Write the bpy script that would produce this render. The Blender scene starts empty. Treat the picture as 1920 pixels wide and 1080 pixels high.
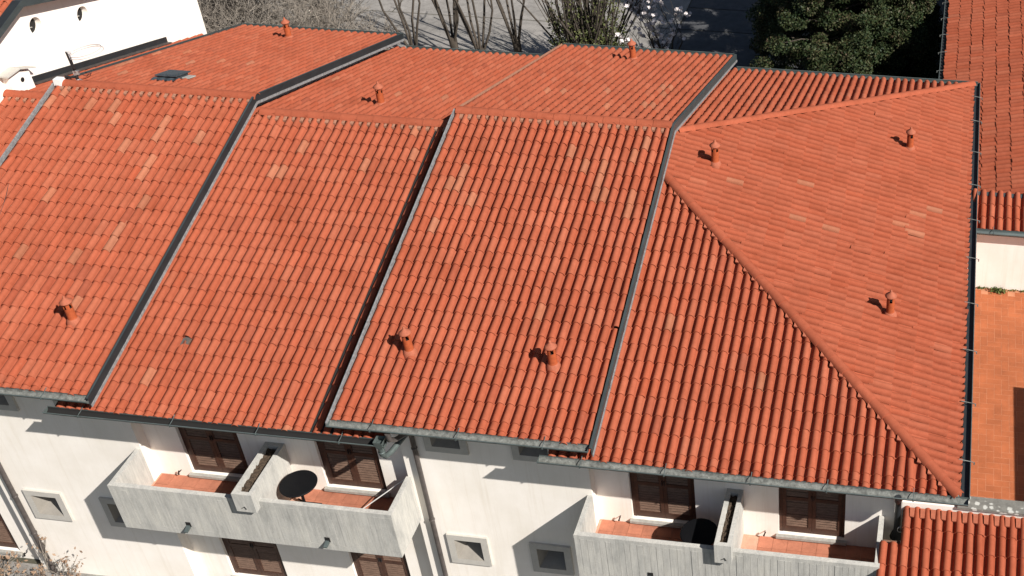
import bpy, bmesh, math, random
import numpy as np
from mathutils import Matrix, Vector
random.seed(11); rng = np.random.default_rng(7)
S = bpy.context.scene; COL = S.collection
# ---------------------------------------------------------------- camera, world, sun, exposure
YAW, PITCH = 0.13371, 0.62065
CAM = Vector((11.065, -23.841, 14.366)); FPX = 2342.04; PPX, PPY = 1485.69, 441.61
cam = bpy.data.cameras.new('camera'); co = bpy.data.objects.new('camera', cam); COL.objects.link(co)
co.location = CAM; co.rotation_euler = (math.pi/2-PITCH, 0, YAW)
cam.sensor_width = 36; cam.lens = FPX*36/1920; cam.shift_x = -(PPX-960)/1920; cam.shift_y = (PPY-540)/1920
cam.clip_start = 0.5; cam.clip_end = 3000; S.camera = co
AZ, EL = math.radians(60), math.radians(41)
SUN = Vector((math.sin(AZ)*math.cos(EL), -math.cos(AZ)*math.cos(EL), math.sin(EL)))
W = bpy.data.worlds.new('World'); S.world = W; W.use_nodes = True
sky = W.node_tree.nodes.new('ShaderNodeTexSky'); sky.sky_type = 'NISHITA'; sky.sun_disc = False
sky.sun_elevation = EL; sky.sun_rotation = math.atan2(SUN.x, SUN.y)
bgn = W.node_tree.nodes['Background']; bgn.inputs['Strength'].default_value = 0.05
W.node_tree.links.new(sky.outputs[0], bgn.inputs['Color'])
sl = bpy.data.lights.new('sun', 'SUN'); sl.energy = 5.0; sl.angle = math.radians(0.53); sl.color = (1.0, 0.965, 0.92)
so = bpy.data.objects.new('sun', sl); COL.objects.link(so); so.rotation_euler = (-SUN).to_track_quat('-Z', 'Y').to_euler()
so.location = (30, -30, 40)
S.view_settings.view_transform = 'Standard'; S.view_settings.look = 'None'; S.view_settings.exposure = 0.50
S.view_settings.gamma = 1.0; S.view_settings.use_curve_mapping = False

# ---------------------------------------------------------------- helpers
def proj(p):
    r = co_inv @ Vector(p)
    return (PPX + FPX*r.x/-r.z, PPY - FPX*r.y/-r.z, -r.z)
co_inv = (Matrix.Translation(CAM) @ co.rotation_euler.to_matrix().to_4x4()).inverted()
def in_view(p, m=30):
    u, v, dd = proj(p); return -m < u < 1920+m and -m < v < 1080+m

class MB:
    def __init__(s): s.v = []; s.f = []; s.sm = []
    def add(s, vs, fs, smooth=False):
        b = len(s.v); s.v += [tuple(q) for q in vs]; s.f += [tuple(b+i for i in q) for q in fs]; s.sm += [smooth]*len(fs); return s
    def box(s, x0, x1, y0, y1, z0, z1):
        return s.add([(x0,y0,z0),(x1,y0,z0),(x1,y1,z0),(x0,y1,z0),(x0,y0,z1),(x1,y0,z1),(x1,y1,z1),(x0,y1,z1)],
                     [(0,3,2,1),(4,5,6,7),(0,1,5,4),(1,2,6,5),(2,3,7,6),(3,0,4,7)])
    def prism(s, poly, axis, a0, a1):
        """polygon (list of 2-tuples) extruded along an axis: x -> (y,z), y -> (x,z), z -> (x,y)"""
        n = len(poly)
        def P(q, a): return {'x': (a, q[0], q[1]), 'y': (q[0], a, q[1]), 'z': (q[0], q[1], a)}[axis]
        vs = [P(q, a0) for q in poly] + [P(q, a1) for q in poly]
        fs = [tuple(range(n))[::-1], tuple(range(n, 2*n))] + [(i, (i+1) % n, n+(i+1) % n, n+i) for i in range(n)]
        return s.add(vs, fs)
    def tube(s, pts, r, n=8, cap=True, smooth=True):
        pts = [Vector(p) for p in pts]; rs = r if isinstance(r, (list, tuple)) else [r]*len(pts)
        rings = []; up0 = None
        for i, p in enumerate(pts):
            d = (pts[min(i+1, len(pts)-1)] - pts[max(i-1, 0)])
            if d.length < 1e-9: d = Vector((0, 0, 1))
            d.normalize()
            if up0 is None: up0 = Vector((1, 0, 0)) if abs(d.x) < .8 else Vector((0, 1, 0))
            a = d.cross(up0).normalized(); b = d.cross(a); up0 = -d.cross(a).cross(d).normalized() if False else up0
            rings.append([p + (a*math.cos(2*math.pi*k/n) + b*math.sin(2*math.pi*k/n))*rs[i] for k in range(n)])
        vs = [q for R in rings for q in R]; fs = []
        for i in range(len(rings)-1):
            for k in range(n): fs.append((i*n+k, i*n+(k+1) % n, (i+1)*n+(k+1) % n, (i+1)*n+k))
        s.add(vs, fs, smooth)
        if cap:
            s.add(rings[0], [tuple(range(n))[::-1]]); s.add(rings[-1], [tuple(range(n))])
        return s
    def lathe(s, prof, c, n=16, smooth=True):
        vs = []; fs = []
        for r, z in prof: vs += [(c[0]+r*math.cos(2*math.pi*k/n), c[1]+r*math.sin(2*math.pi*k/n), c[2]+z) for k in range(n)]
        for i in range(len(prof)-1):
            for k in range(n): fs.append((i*n+k, i*n+(k+1) % n, (i+1)*n+(k+1) % n, (i+1)*n+k))
        return s.add(vs, fs, smooth)
    def mesh(s, name, fix=True):
        m = bpy.data.meshes.new(name); m.from_pydata(s.v, [], s.f); m.polygons.foreach_set('use_smooth', s.sm)
        if fix:
            bm = bmesh.new(); bm.from_mesh(m); bmesh.ops.recalc_face_normals(bm, faces=bm.faces); bm.to_mesh(m); bm.free()
        m.update(); return m

ROOT = {}
def attach(o, parent):
    if parent is None: return
    o.parent = parent
    if parent.name in ROOT: o.matrix_parent_inverse = ROOT[parent.name]
def obj(name, mb, mat, parent=None, kind=None, fix=True):
    me = mb.mesh(name, fix) if isinstance(mb, MB) else mb
    if mat is not None and not me.materials: me.materials.append(mat)
    o = bpy.data.objects.new(name, me); COL.objects.link(o); attach(o, parent)
    if kind: o['kind'] = kind
    return o
def tag(o, label=None, cat=None, group=None, kind=None):
    if label: o['label'] = label
    if cat: o['category'] = cat
    if group: o['group'] = group
    if kind: o['kind'] = kind
    return o
def thing(name, label, cat, loc=(0, 0, 0), group=None):
    o = bpy.data.objects.new(name, None); COL.objects.link(o); o.location = loc; o.empty_display_size = .3
    tag(o, label, cat, group); ROOT[o.name] = Matrix.Translation(loc).inverted(); return o
def local_thing(name, label, cat, loc, group=None):      # children are built in the thing's own coordinates
    o = bpy.data.objects.new(name, None); COL.objects.link(o); o.location = loc; o.empty_display_size = .2
    tag(o, label, cat, group); return o
def copy_tree(o, parent=None):
    c = o.copy(); COL.objects.link(c); c.parent = parent
    if parent is not None: c.matrix_parent_inverse = o.matrix_parent_inverse.copy()
    for ch in list(o.children): copy_tree(ch, c)
    return c

# ---------------------------------------------------------------- materials
def nodes(name):
    m = bpy.data.materials.new(name); m.use_nodes = True; nt = m.node_tree; b = nt.nodes['Principled BSDF']
    return m, nt, b
def N(nt, t, **kw):
    n = nt.nodes.new(t)
    for k, v in kw.items(): setattr(n, k, v)
    return n
def noise_fac(nt, scale, detail=5, rough=.6, coord='pos', stretch=(1, 1, 1)):
    if coord == 'pos': src = N(nt, 'ShaderNodeNewGeometry').outputs['Position']
    else: src = N(nt, 'ShaderNodeTexCoord').outputs['Object']
    mp = N(nt, 'ShaderNodeMapping'); mp.inputs['Scale'].default_value = stretch; nt.links.new(src, mp.inputs['Vector'])
    n = N(nt, 'ShaderNodeTexNoise'); n.inputs['Scale'].default_value = scale; n.inputs['Detail'].default_value = detail; n.inputs['Roughness'].default_value = rough
    nt.links.new(mp.outputs[0], n.inputs['Vector']); return n.outputs['Fac']
def ramp(nt, fac, stops):
    r = N(nt, 'ShaderNodeValToRGB'); e = r.color_ramp.elements
    while len(e) < len(stops): e.new(.5)
    for el, (p, c) in zip(e, stops): el.position = p; el.color = (*c, 1) if len(c) == 3 else c
    nt.links.new(fac, r.inputs[0]); return r.outputs[0]
def mixc(nt, a, b, fac, mode='MULTIPLY'):
    m = N(nt, 'ShaderNodeMix', data_type='RGBA', blend_type=mode)
    if isinstance(fac, (int, float)): m.inputs[0].default_value = fac
    else: nt.links.new(fac, m.inputs[0])
    for s, v in ((6, a), (7, b)):
        if isinstance(v, tuple): m.inputs[s].default_value = (*v, 1)
        else: nt.links.new(v, m.inputs[s])
    return m.outputs[2]
def bump(nt, b, fac, strength=.3, dist=.01):
    n = N(nt, 'ShaderNodeBump'); n.inputs['Strength'].default_value = strength; n.inputs['Distance'].default_value = dist
    nt.links.new(fac, n.inputs['Height']); nt.links.new(n.outputs[0], b.inputs['Normal'])
def g3(v): return (v, v, v)
def simple(name, color, rough=.8, metal=0., var=.15, scale=6, bstr=.15, bd=.004, stretch=(1, 1, 1), spec=.3, fine=60):
    m, nt, b = nodes(name)
    f = noise_fac(nt, scale, 6, .65, 'pos', stretch)
    c = mixc(nt, tuple(color), ramp(nt, f, [(.3, g3(1-var)), (.7, g3(1+var*.6))]), 1.)
    f2 = noise_fac(nt, fine, 3, .6)
    c = mixc(nt, c, ramp(nt, f2, [(.3, g3(1-var*.5)), (.7, g3(1+var*.3))]), 1.)
    nt.links.new(c, b.inputs['Base Color']); b.inputs['Roughness'].default_value = rough; b.inputs['Metallic'].default_value = metal
    b.inputs['Specular IOR Level'].default_value = spec
    if bstr: bump(nt, b, f2, bstr, bd)
    return m
def tile_material(name, source):
    m, nt, b = nodes(name)
    if source == 'object': c = N(nt, 'ShaderNodeObjectInfo').outputs['Color']
    else:
        a = N(nt, 'ShaderNodeAttribute', attribute_name='tint'); c = a.outputs['Color']
    f = noise_fac(nt, 9, 6, .7); c = mixc(nt, c, ramp(nt, f, [(.25, (.86, .83, .80)), (.55, (1, 1, 1)), (.8, (1.10, 1.14, 1.16))]), 1.)
    f = noise_fac(nt, 1.1, 4, .6); c = mixc(nt, c, ramp(nt, f, [(.28, (.87, .84, .81)), (.5, g3(1.0)), (.72, (1.05, 1.06, 1.05))]), 1.)
    f3 = noise_fac(nt, 95, 3, .7); c = mixc(nt, c, ramp(nt, f3, [(.25, g3(.86)), (.6, g3(1.0)), (.85, g3(1.12))]), 1.)
    # sparse lichen and soot specks
    f4 = noise_fac(nt, 22, 4, .5); k = ramp(nt, f4, [(.70, g3(0)), (.76, g3(.55))]); c = mixc(nt, c, (.30, .17, .11), k, 'MIX')
    nt.links.new(c, b.inputs['Base Color']); b.inputs['Roughness'].default_value = .93; b.inputs['Specular IOR Level'].default_value = .08
    bump(nt, b, f3, .25, .004); return m
M_TILE = tile_material('terracotta_tile', 'object'); M_TILES = tile_material('terracotta_tiles_joined', 'attr')
def plaster():
    m, nt, b = nodes('cream_plaster')
    f = noise_fac(nt, .9, 5, .6); c = mixc(nt, (.90, .84, .76), ramp(nt, f, [(.3, (.93, .92, .90)), (.7, (1.03, 1.03, 1.04))]), 1.)
    f1 = noise_fac(nt, 2.2, 6, .7, 'pos', (1, 1, .25)); c = mixc(nt, c, ramp(nt, f1, [(.35, (.955, .95, .94)), (.6, g3(1.0))]), 1.)
    f3 = noise_fac(nt, 5, 6, .75, 'pos', (1.6, 1.6, .06)); c = mixc(nt, c, ramp(nt, f3, [(.30, (.93, .915, .89)), (.48, g3(1.0))]), 1.)
    f2 = noise_fac(nt, 70, 4, .6); nt.links.new(c, b.inputs['Base Color']); b.inputs['Roughness'].default_value = .92
    b.inputs['Specular IOR Level'].default_value = .15; bump(nt, b, f2, .2, .004); return m
M_WALL = plaster()
def concrete():
    m, nt, b = nodes('board_marked_concrete')
    f = noise_fac(nt, 3, 6, .7, 'pos', (1, 1, .35)); c = mixc(nt, (.50, .482, .437), ramp(nt, f, [(.28, (.72, .73, .74)), (.5, g3(.97)), (.75, (1.12, 1.11, 1.08))]), 1.)
    f1 = noise_fac(nt, 14, 5, .7, 'pos', (1.6, 1.6, .12)); c = mixc(nt, c, ramp(nt, f1, [(.3, g3(.80)), (.6, g3(1.04))]), 1.)
    f2 = noise_fac(nt, 55, 4, .65); c = mixc(nt, c, ramp(nt, f2, [(.3, g3(.88)), (.7, g3(1.06))]), 1.)
    nt.links.new(c, b.inputs['Base Color']); b.inputs['Roughness'].default_value = .9; bump(nt, b, f2, .35, .006); return m
M_CONC = concrete()
def lichen_concrete():
    m, nt, b = nodes('lichen_concrete')
    f = noise_fac(nt, 6, 6, .7); c = mixc(nt, (.20, .19, .165), ramp(nt, f, [(.3, g3(.6)), (.7, g3(1.2))]), 1.)
    v = N(nt, 'ShaderNodeTexVoronoi'); v.inputs['Scale'].default_value = 7.5; fw = N(nt, 'ShaderNodeTexNoise'); fw.inputs['Scale'].default_value = 16; gp = N(nt, 'ShaderNodeNewGeometry').outputs['Position']
    av = N(nt, 'ShaderNodeVectorMath', operation='MULTIPLY_ADD'); nt.links.new(gp, fw.inputs['Vector']); nt.links.new(fw.outputs['Color'], av.inputs[0]); av.inputs[1].default_value = (.06, .06, .06); nt.links.new(gp, av.inputs[2]); nt.links.new(av.outputs[0], v.inputs['Vector'])
    k = ramp(nt, v.outputs['Distance'], [(.30, g3(1)), (.42, g3(0))]); f5 = noise_fac(nt, 1.3, 2, .5)
    k2 = ramp(nt, f5, [(.47, g3(0)), (.52, g3(1))]); k3 = mixc(nt, k, k2, 1.)
    c = mixc(nt, c, (.50, .49, .44), k3, 'MIX'); nt.links.new(c, b.inputs['Base Color']); b.inputs['Roughness'].default_value = .95; bump(nt, b, f, .4, .01); return m
M_LEDGE = lichen_concrete()
M_GUT = simple('galvanised_gutter', (.115, .14, .133), .5, .35, .30, 7, .1, .002, (.4, 1, 1), .5)
M_GUTIN = simple('zinc_gutter_inside', (.185, .19, .172), .75, .1, .6, 12, .1, .003)
M_ANTH = simple('anthracite_sheet_metal', (.028, .031, .033), .5, .2, .25, 5, .05, .002, (1, .4, 1), .4)
M_GREYF = simple('grey_green_sheet_metal', (.062, .076, .076), .5, .3, .25, 6, .05, .002, (1, .4, 1), .5)
M_LIP = simple('weathered_aluminium_lip', (.28, .275, .27), .6, .2, .45, 14, .25, .006, (1, 1, 1), .5)
M_PIPE = simple('brown_downpipe', (.10, .085, .078), .45, .2, .3, 8, .1, .002)
M_WOOD = simple('brown_shutter_wood', (.070, .030, .018), .55, 0, .4, 14, .3, .004, (.6, 1, 1), .4)
M_WOOD2 = simple('brown_shutter_slats', (.175, .108, .076), .7, 0, .5, 22, .3, .004, (.3, 1, 3), .3)
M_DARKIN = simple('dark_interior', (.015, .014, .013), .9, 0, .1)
M_GLASS = simple('dark_window_glass', (.02, .022, .025), .12, 0, .1, 3, 0, .001, (1, 1, 1), .6)
M_SILL = simple('grey_stone_sill', (.38, .36, .32), .8, 0, .25, 10)
M_FRAME = simple('painted_window_surround', (.50, .47, .42), .85, 0, .10, 6)
M_FUNN = simple('greige_window_reveal', (.27, .245, .21), .9, 0, .12, 6)
M_FLOORT = simple('red_floor_tile', (.42, .160, .095), .7, 0, .22, 5, .1, .002)
M_TERR = simple('orange_terrace_tile', (.40, .118, .044), .75, 0, .20, 2.2, .15, .003)
def vary(m, lo, hi, big=None):
    nt = m.node_tree; b = nt.nodes['Principled BSDF']; old = b.inputs['Base Color'].links[0].from_socket
    c = mixc(nt, old, ramp(nt, N(nt, 'ShaderNodeObjectInfo').outputs['Random'], [(0, g3(lo)), (1, g3(hi))]), 1.)
    if big: c = mixc(nt, c, ramp(nt, noise_fac(nt, big, 5, .65), [(.33, (.62, .60, .58)), (.52, g3(1))]), 1.)
    nt.links.new(c, b.inputs['Base Color'])
vary(M_TERR, .93, 1.06); vary(M_FLOORT, .88, 1.08)
M_JOINT = simple('pale_joint_mortar', (.50, .21, .11), .95, 0, .2, 8)
M_JOINT2 = simple('grey_joint_mortar', (.52, .29, .20), .95, 0, .2, 8)
M_VENT = simple('orange_clay_vent', (.38, .080, .025), .7, 0, .22, 12, .15, .003)
M_VCAP = simple('pink_clay_cap', (.36, .105, .055), .8, 0, .2, 14, .15, .003)
M_MORT = simple('ridge_mortar', (.36, .17, .105), .95, 0, .4, 25, .4, .01)
M_BLACK = simple('black_table_top', (.006, .006, .007), .6, 0, .2, 5, .03, .001, (1, 1, 1), .15)
M_WHITE = simple('white_paint', (.78, .76, .72), .5, 0, .08)
M_RING = simple('dull_white_plastic', (.52, .46, .44), .5, 0, .1)
M_MAST = simple('black_mast', (.03, .028, .028), .5, .3, .3)
M_STEEL = simple('bright_steel', (.55, .55, .54), .35, .8, .2)
M_SOIL = simple('planter_soil', (.085, .06, .04), .98, 0, .6, 40, .8, .03)
M_DECK = simple('roof_deck_board', (.16, .09, .06), .9, 0, .3)
M_UNDER = simple('grey_bitumen_underlay', (.10, .088, .078), .9, 0, .3, 12)
M_HATCH = simple('lead_grey_hatch', (.065, .08, .09), .5, .3, .4, 11, .2, .004)

# ---------------------------------------------------------------- dimensions shared by the row of houses
AL = 0.2827; T = math.tan(AL); CA, SA = math.cos(AL), math.sin(AL)
E = 7.863; H = 0.406; XR = 12.006; P = 0.205; EX = 0.3947; XA = XR - E
GZ = -9.0
COURSES = [EX*k for k in range(1, 21)] + [8.085, 8.195]
BASE = (.346, .0900, .0465); PALE = (.370, .136, .076); DARK = (.304, .079, .0425)
def tint(kind=None, calm=False):
    if kind == 'p': c = PALE; k = random.uniform(.88, 1.06)
    elif kind == 'd': c = DARK; k = random.uniform(.9, 1.05)
    else:
        c = BASE; k = random.gauss(1, .022 if calm else .032); r = random.random()*(6 if calm else 1)
        if r < .0015: c = PALE
        elif r < .020: c = DARK
        elif r < .16: c = (.360, .101, .0535)
        elif r < .30: c = (.332, .0845, .0430)
    h = random.gauss(0, .03)
    return (min(.8, c[0]*k), c[1]*k*(1+h), c[2]*k*(1+1.6*h), 1.)

# ---------------------------------------------------------------- one clay tile: a barrel roll with its shallow pan
def tile_template(length, chip=0.):
    n = 8; a0, a1 = .079, .069; h0, h1 = .097, .087; zb = -.097; dz = -.022; th = .021
    V = []; F = []; SM = []
    def arc(a, h, y, z): return [(a*math.sin(math.pi*(k/n-.5)), y, z + h*math.cos(math.pi*(k/n-.5))) for k in range(n+1)]
    top0 = arc(a0, h0, 0, zb); top1 = arc(a1, h1, length, zb+dz)
    V += top0 + top1
    for k in range(n): F.append((k, k+1, n+1+k+1, n+1+k)); SM.append(True)
    b = len(V); V += arc(a0, h0, 0, zb) + arc(a0-.014, h0-th, 0, zb)           # lip at the lower end
    for k in range(n): F.append((b+k+1, b+k, b+n+1+k, b+n+1+k+1)); SM.append(False)
    b = len(V)                                                              # short underside so the hollow end reads
    V += arc(a0-.014, h0-th, 0, zb) + arc(a1-.012, h1-th, .10, zb)
    for k in range(n): F.append((b+k+1, b+k, b+n+1+k, b+n+1+k+1)); SM.append(True)
    b = len(V); xs = [a1-.02, a1+.012, P/2, P-a1-.012, P-a1+.02]; zs = [-.080, -.102, -.109, -.102, -.080]
    V += [(x, 0, z) for x, z in zip(xs, zs)] + [(x, length, z-.022) for x, z in zip(xs, zs)]
    for k in range(4): F.append((b+k, b+k+1, b+5+k+1, b+5+k)); SM.append(True)
    b = len(V); V += [(x, 0, z) for x, z in zip(xs, zs)] + [(x, 0, z-.016) for x, z in zip(xs, zs)]
    for k in range(4): F.append((b+k+1, b+k, b+5+k, b+5+k+1)); SM.append(False)
    return np.array(V), F, SM
TEMPL = {'full': tile_template(EX+.075), 'mid': tile_template(.27), 'short': tile_template(.17)}
def templ_mesh(key):
    V, F, SM = TEMPL[key]; m = bpy.data.meshes.new('clay_tile_'+key); m.from_pydata([tuple(v) for v in V], [], F)
    m.polygons.foreach_set('use_smooth', SM); m.materials.append(M_TILE); m.update(); return m
TMESH = {k: templ_mesh(k) for k in TEMPL}

class Slope:
    """a roof face: origin on its top line, ex across, eu up the slope, n outwards; s is measured down from the top"""
    def __init__(s, o, ex, ed): s.o = Vector(o); s.ex = Vector(ex); s.eu = -Vector(ed); s.n = s.ex.cross(s.eu)
    def pt(s, x, d, w=0): return s.o + s.ex*x - s.eu*d + s.n*w
    def mat(s, x, d, rz=0, rx=0, w=0):
        M = Matrix((s.ex, s.eu, s.n)).transposed().to_4x4(); M.translation = s.pt(x, d, w)
        return M @ Matrix.Rotation(rz, 4, 'Z') @ Matrix.Rotation(rx, 4, 'X')
def front_slope(dz): return Slope((0, 0, dz), (1, 0, 0), (0, -CA, -SA))
def back_slope(dz): return Slope((0, 0, dz), (-1, 0, 0), (0, CA, -SA))
HIP = Slope((XA, 0, -H), (0, 1, 0), (CA, 0, -SA))

class Tile:
    __slots__ = ('M', 'key', 'col', 'clip', 'c', 'd')
    def __init__(s, M, key, col, clip=None):
        s.M = M; s.key = key; s.col = col; s.clip = clip; s.c = M @ Vector((0, .2, -.02)); s.d = (s.c-CAM).length
def lay(slope, cols, courses=COURSES, pale=(), dark=(), skip=None, clip=None, special=None, jit=1.):
    out = []; sway = [random.gauss(0, .003) for _ in cols]
    for ci, x in enumerate(cols):
        for ri, s in enumerate(courses):
            if skip and skip(x, s): continue
            prev = courses[ri-1] if ri else 0; ln = s-prev; key = 'full' if ln > .3 else ('mid' if ln > .15 else 'short')
            kind = None
            for lst, kd in ((pale, 'p'), (dark, 'd')):
                for px, ps in lst:
                    if abs(px-x) < P*.5 and prev < ps <= s: kind = kd
            g = random.gauss
            rz, rx, w, dx, ds = g(0, .008)*jit, g(0, .004)*jit, abs(g(0, .002))*jit, sway[ci]+g(0, .0025)*jit, g(0, .006)*jit
            if random.random() < .028: rz += random.choice((-1, 1))*random.uniform(.02, .05); ds += random.uniform(-.02, .03); w += .004
            if slope is HIP and random.random() < .35: w += random.uniform(.003, .016); rz += random.gauss(0, .014); dx += random.gauss(0, .010)
            if special:
                q = special(x, s)
                if q == 'skip': continue
                if q: ds += q.get('ds', 0); rz += q.get('rz', 0); w += q.get('w', 0); rx += q.get('rx', 0)
            t = Tile(slope.mat(x+dx, s+ds, rz, rx, w) @ Matrix.Rotation(g(0, .022) if slope is HIP else g(0, .012), 4, 'Y'), key, tint(kind, slope is HIP))
            if special and q and 'clip' in q: t.clip = q['clip']
            if clip:
                st = clip(slope, x, s)
                if st == 'out': continue
                t.clip = st if st != 'in' else None
            out.append(t)
    return out
def clipped_mesh(t):
    V, F, SM = TEMPL[t.key]; bm = bmesh.new(); vs = [bm.verts.new(t.M @ Vector(v)) for v in V]
    for f, sm in zip(F, SM):
        fc = bm.faces.new([vs[i] for i in f]); fc.smooth = sm
    for pc, pn in t.clip:
        bmesh.ops.bisect_plane(bm, geom=bm.verts[:]+bm.edges[:]+bm.faces[:], plane_co=pc, plane_no=pn, clear_outer=True)
    bm.verts.ensure_lookup_table(); bm.verts.index_update()
    r = ([tuple(v.co) for v in bm.verts], [[v.index for v in f.verts] for f in bm.faces], [f.smooth for f in bm.faces]); bm.free(); return r
def set_tint(me, cols):
    at = me.color_attributes.new('tint', 'FLOAT_COLOR', 'POINT'); at.data.foreach_set('color', np.asarray(cols, dtype=np.float32).ravel())
def emit(tiles, parent, limit=300, joined_name='roof_tile_field', name='roof_tile'):
    """the largest-showing tiles become objects of their own, the rest one joined field"""
    vis = sorted([t for t in tiles if in_view(t.c, 25)], key=lambda t: t.d)
    single = set(id(t) for t in vis[:limit]); V = []; F = []; SM = []; CL = []; nv = 0
    for t in tiles:
        if id(t) in single:
            if t.clip:
                v, f, sm = clipped_mesh(t)
                if not f: continue
                me = bpy.data.meshes.new('cut_clay_tile'); me.from_pydata(v, [], f); me.polygons.foreach_set('use_smooth', sm); me.materials.append(M_TILE)
                o = bpy.data.objects.new(name, me)
            else:
                o = bpy.data.objects.new(name, TMESH[t.key])
            COL.objects.link(o); attach(o, parent)
            if not t.clip: o.matrix_basis = t.M
            o.color = t.col
        else:
            if t.clip: v, f, sm = clipped_mesh(t); v = np.array(v) if v else np.zeros((0, 3))
            else:
                v, f, sm = TEMPL[t.key]; A = np.array(t.M); v = v @ A[:3, :3].T + A[:3, 3]
            V.append(v); F += [tuple(i+nv for i in q) for q in f]; SM += list(sm); CL.append(np.tile(t.col, (len(v), 1))); nv += len(v)
    if nv:
        me = bpy.data.meshes.new(joined_name); me.from_pydata(np.concatenate(V).tolist(), [], F); me.polygons.foreach_set('use_smooth', SM)
        set_tint(me, np.concatenate(CL)); me.materials.append(M_TILES)
        o = bpy.data.objects.new(joined_name, me); COL.objects.link(o); attach(o, parent); o['kind'] = 'stuff'

# a ridge or hip cap tile: half barrel, wider at its lower end; local y runs along the ridge
def cap_mesh(name, r0, r1, ln, span=2.5, n=10):
    V = []; F = []; SM = []
    def arc(r, y, z): return [(r*math.sin(span*(k/n-.5)), y, z+r*math.cos(span*(k/n-.5))-r) for k in range(n+1)]
    V += arc(r0, 0, 0) + arc(r1, ln, -.012)
    for k in range(n): F.append((k, k+1, n+1+k+1, n+1+k)); SM.append(True)
    b = len(V); V += arc(r0, 0, 0) + arc(r0-.018, 0, -.018)
    for k in range(n): F.append((b+k+1, b+k, b+n+1+k, b+n+1+k+1)); SM.append(False)
    b = len(V); V += arc(r1, ln, -.012) + arc(r1-.018, ln, -.03)
    for k in range(n): F.append((b+k, b+k+1, b+n+1+k+1, b+n+1+k)); SM.append(False)
    m = bpy.data.meshes.new(name); m.from_pydata(V, [], F); m.polygons.foreach_set('use_smooth', SM); m.materials.append(M_TILE); m.update(); return m
RIDGE = cap_mesh('ridge_cap', .145, .137, .43); HIPC = cap_mesh('hip_cap', .130, .112, .44)
def cap_row(parent, me, a, b, n, name='ridge_tile', lift=0.):
    a, b = Vector(a), Vector(b); d = (b-a).normalized(); x = d.cross(Vector((0, 0, 1))).normalized(); z = x.cross(d)
    step = (b-a).length/n
    for i in range(n):
        M = Matrix((x, d, z)).transposed().to_4x4(); M.translation = a + d*step*i + z*(lift+random.gauss(0, .003))
        M = M @ Matrix.Rotation(random.gauss(0, .005), 4, 'Z')
        o = bpy.data.objects.new(name, me); COL.objects.link(o); attach(o, parent); o.matrix_basis = M; k = random.gauss(1, .04); o.color = (BASE[0]*k, BASE[1]*k, BASE[2]*k, 1)

def deck(x0, x1, dz, top=-.130, thick=.10, y0=-E+.08, y1=E-.08):
    def zz(y, k): return dz - abs(y)*T + (top-k)/CA
    return MB().prism([(y0, zz(y0, thick)), (y0, zz(y0, 0)), (0, dz+top/CA), (y1, zz(y1, 0)), (y1, zz(y1, thick)), (0, dz+(top-thick)/CA)], 'x', x0, x1)
def verge(x0, x1, dz, w0, w1, y0, y1):
    """a strip that follows both slopes, from w0 to w1 above the crown plane"""
    f = lambda y, w: dz - abs(y)*T + w
    return MB().prism([(y0, f(y0, w0)), (y0, f(y0, w1)), (0, dz+w1), (y1, f(y1, w1)), (y1, f(y1, w0)), (0, dz+w0)], 'x', x0, x1)
def gutter(parent, x0, x1, yc, zc, brk, r=.085, ends=True, inside=M_GUTIN):
    """half-round gutter along x with bead, end caps and strap brackets"""
    n = 10; P0 = []; P1 = []
    for k in range(n+1):
        a = math.pi + math.pi*k/n; P0.append((yc+r*math.cos(a), zc+r*math.sin(a))); P1.append((yc+(r-.006)*math.cos(a), zc+(r-.006)*math.sin(a)))
    o = MB(); i = MB()
    o.add([(x, y, z) for x in (x0, x1) for y, z in P0], [(k, k+1, n+1+k+1, n+1+k) for k in range(n)], True)
    i.add([(x, y, z) for x in (x0, x1) for y, z in P1], [(k+1, k, n+1+k, n+1+k+1) for k in range(n)], True)
    o.tube([(x0, yc-r, zc), (x1, yc-r, zc)], .011, 8)
    o.box(x0, x1, yc+r-.004, yc+r+.002, zc-.01, zc+.02)
    if ends:
        for x in (x0, x1): o.add([(x, y, z) for y, z in P0], [tuple(range(n+1))])
    g = obj('gutter', o, M_GUT, parent, fix=False); obj('gutter_lining', i, inside, g, fix=False)
    for bx in brk:
        m = MB(); m.tube([(bx, yc-r-.012, zc+.012), (bx, yc+.02, zc+.030), (bx, yc+r+.05, zc+.075)], .008, 6)
        m.box(bx-.012, bx+.012, yc-r-.022, yc-r-.008, zc-.03, zc+.02)
        q = MB(); n2 = 8
        q.add([(bx+dx, yc+(r+.005)*math.cos(math.pi+math.pi*k/n2), zc+(r+.005)*math.sin(math.pi+math.pi*k/n2)) for dx in (-.013, .013) for k in range(n2+1)], [(k, k+1, n2+1+k+1, n2+1+k) for k in range(n2)])
        m.v, m.f, m.sm = m.v, m.f, m.sm; b = len(m.v); m.v += q.v; m.f += [tuple(b+i for i in f) for f in q.f]; m.sm += q.sm
        obj('gutter_bracket', m, M_GUT, g)
    return g
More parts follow.
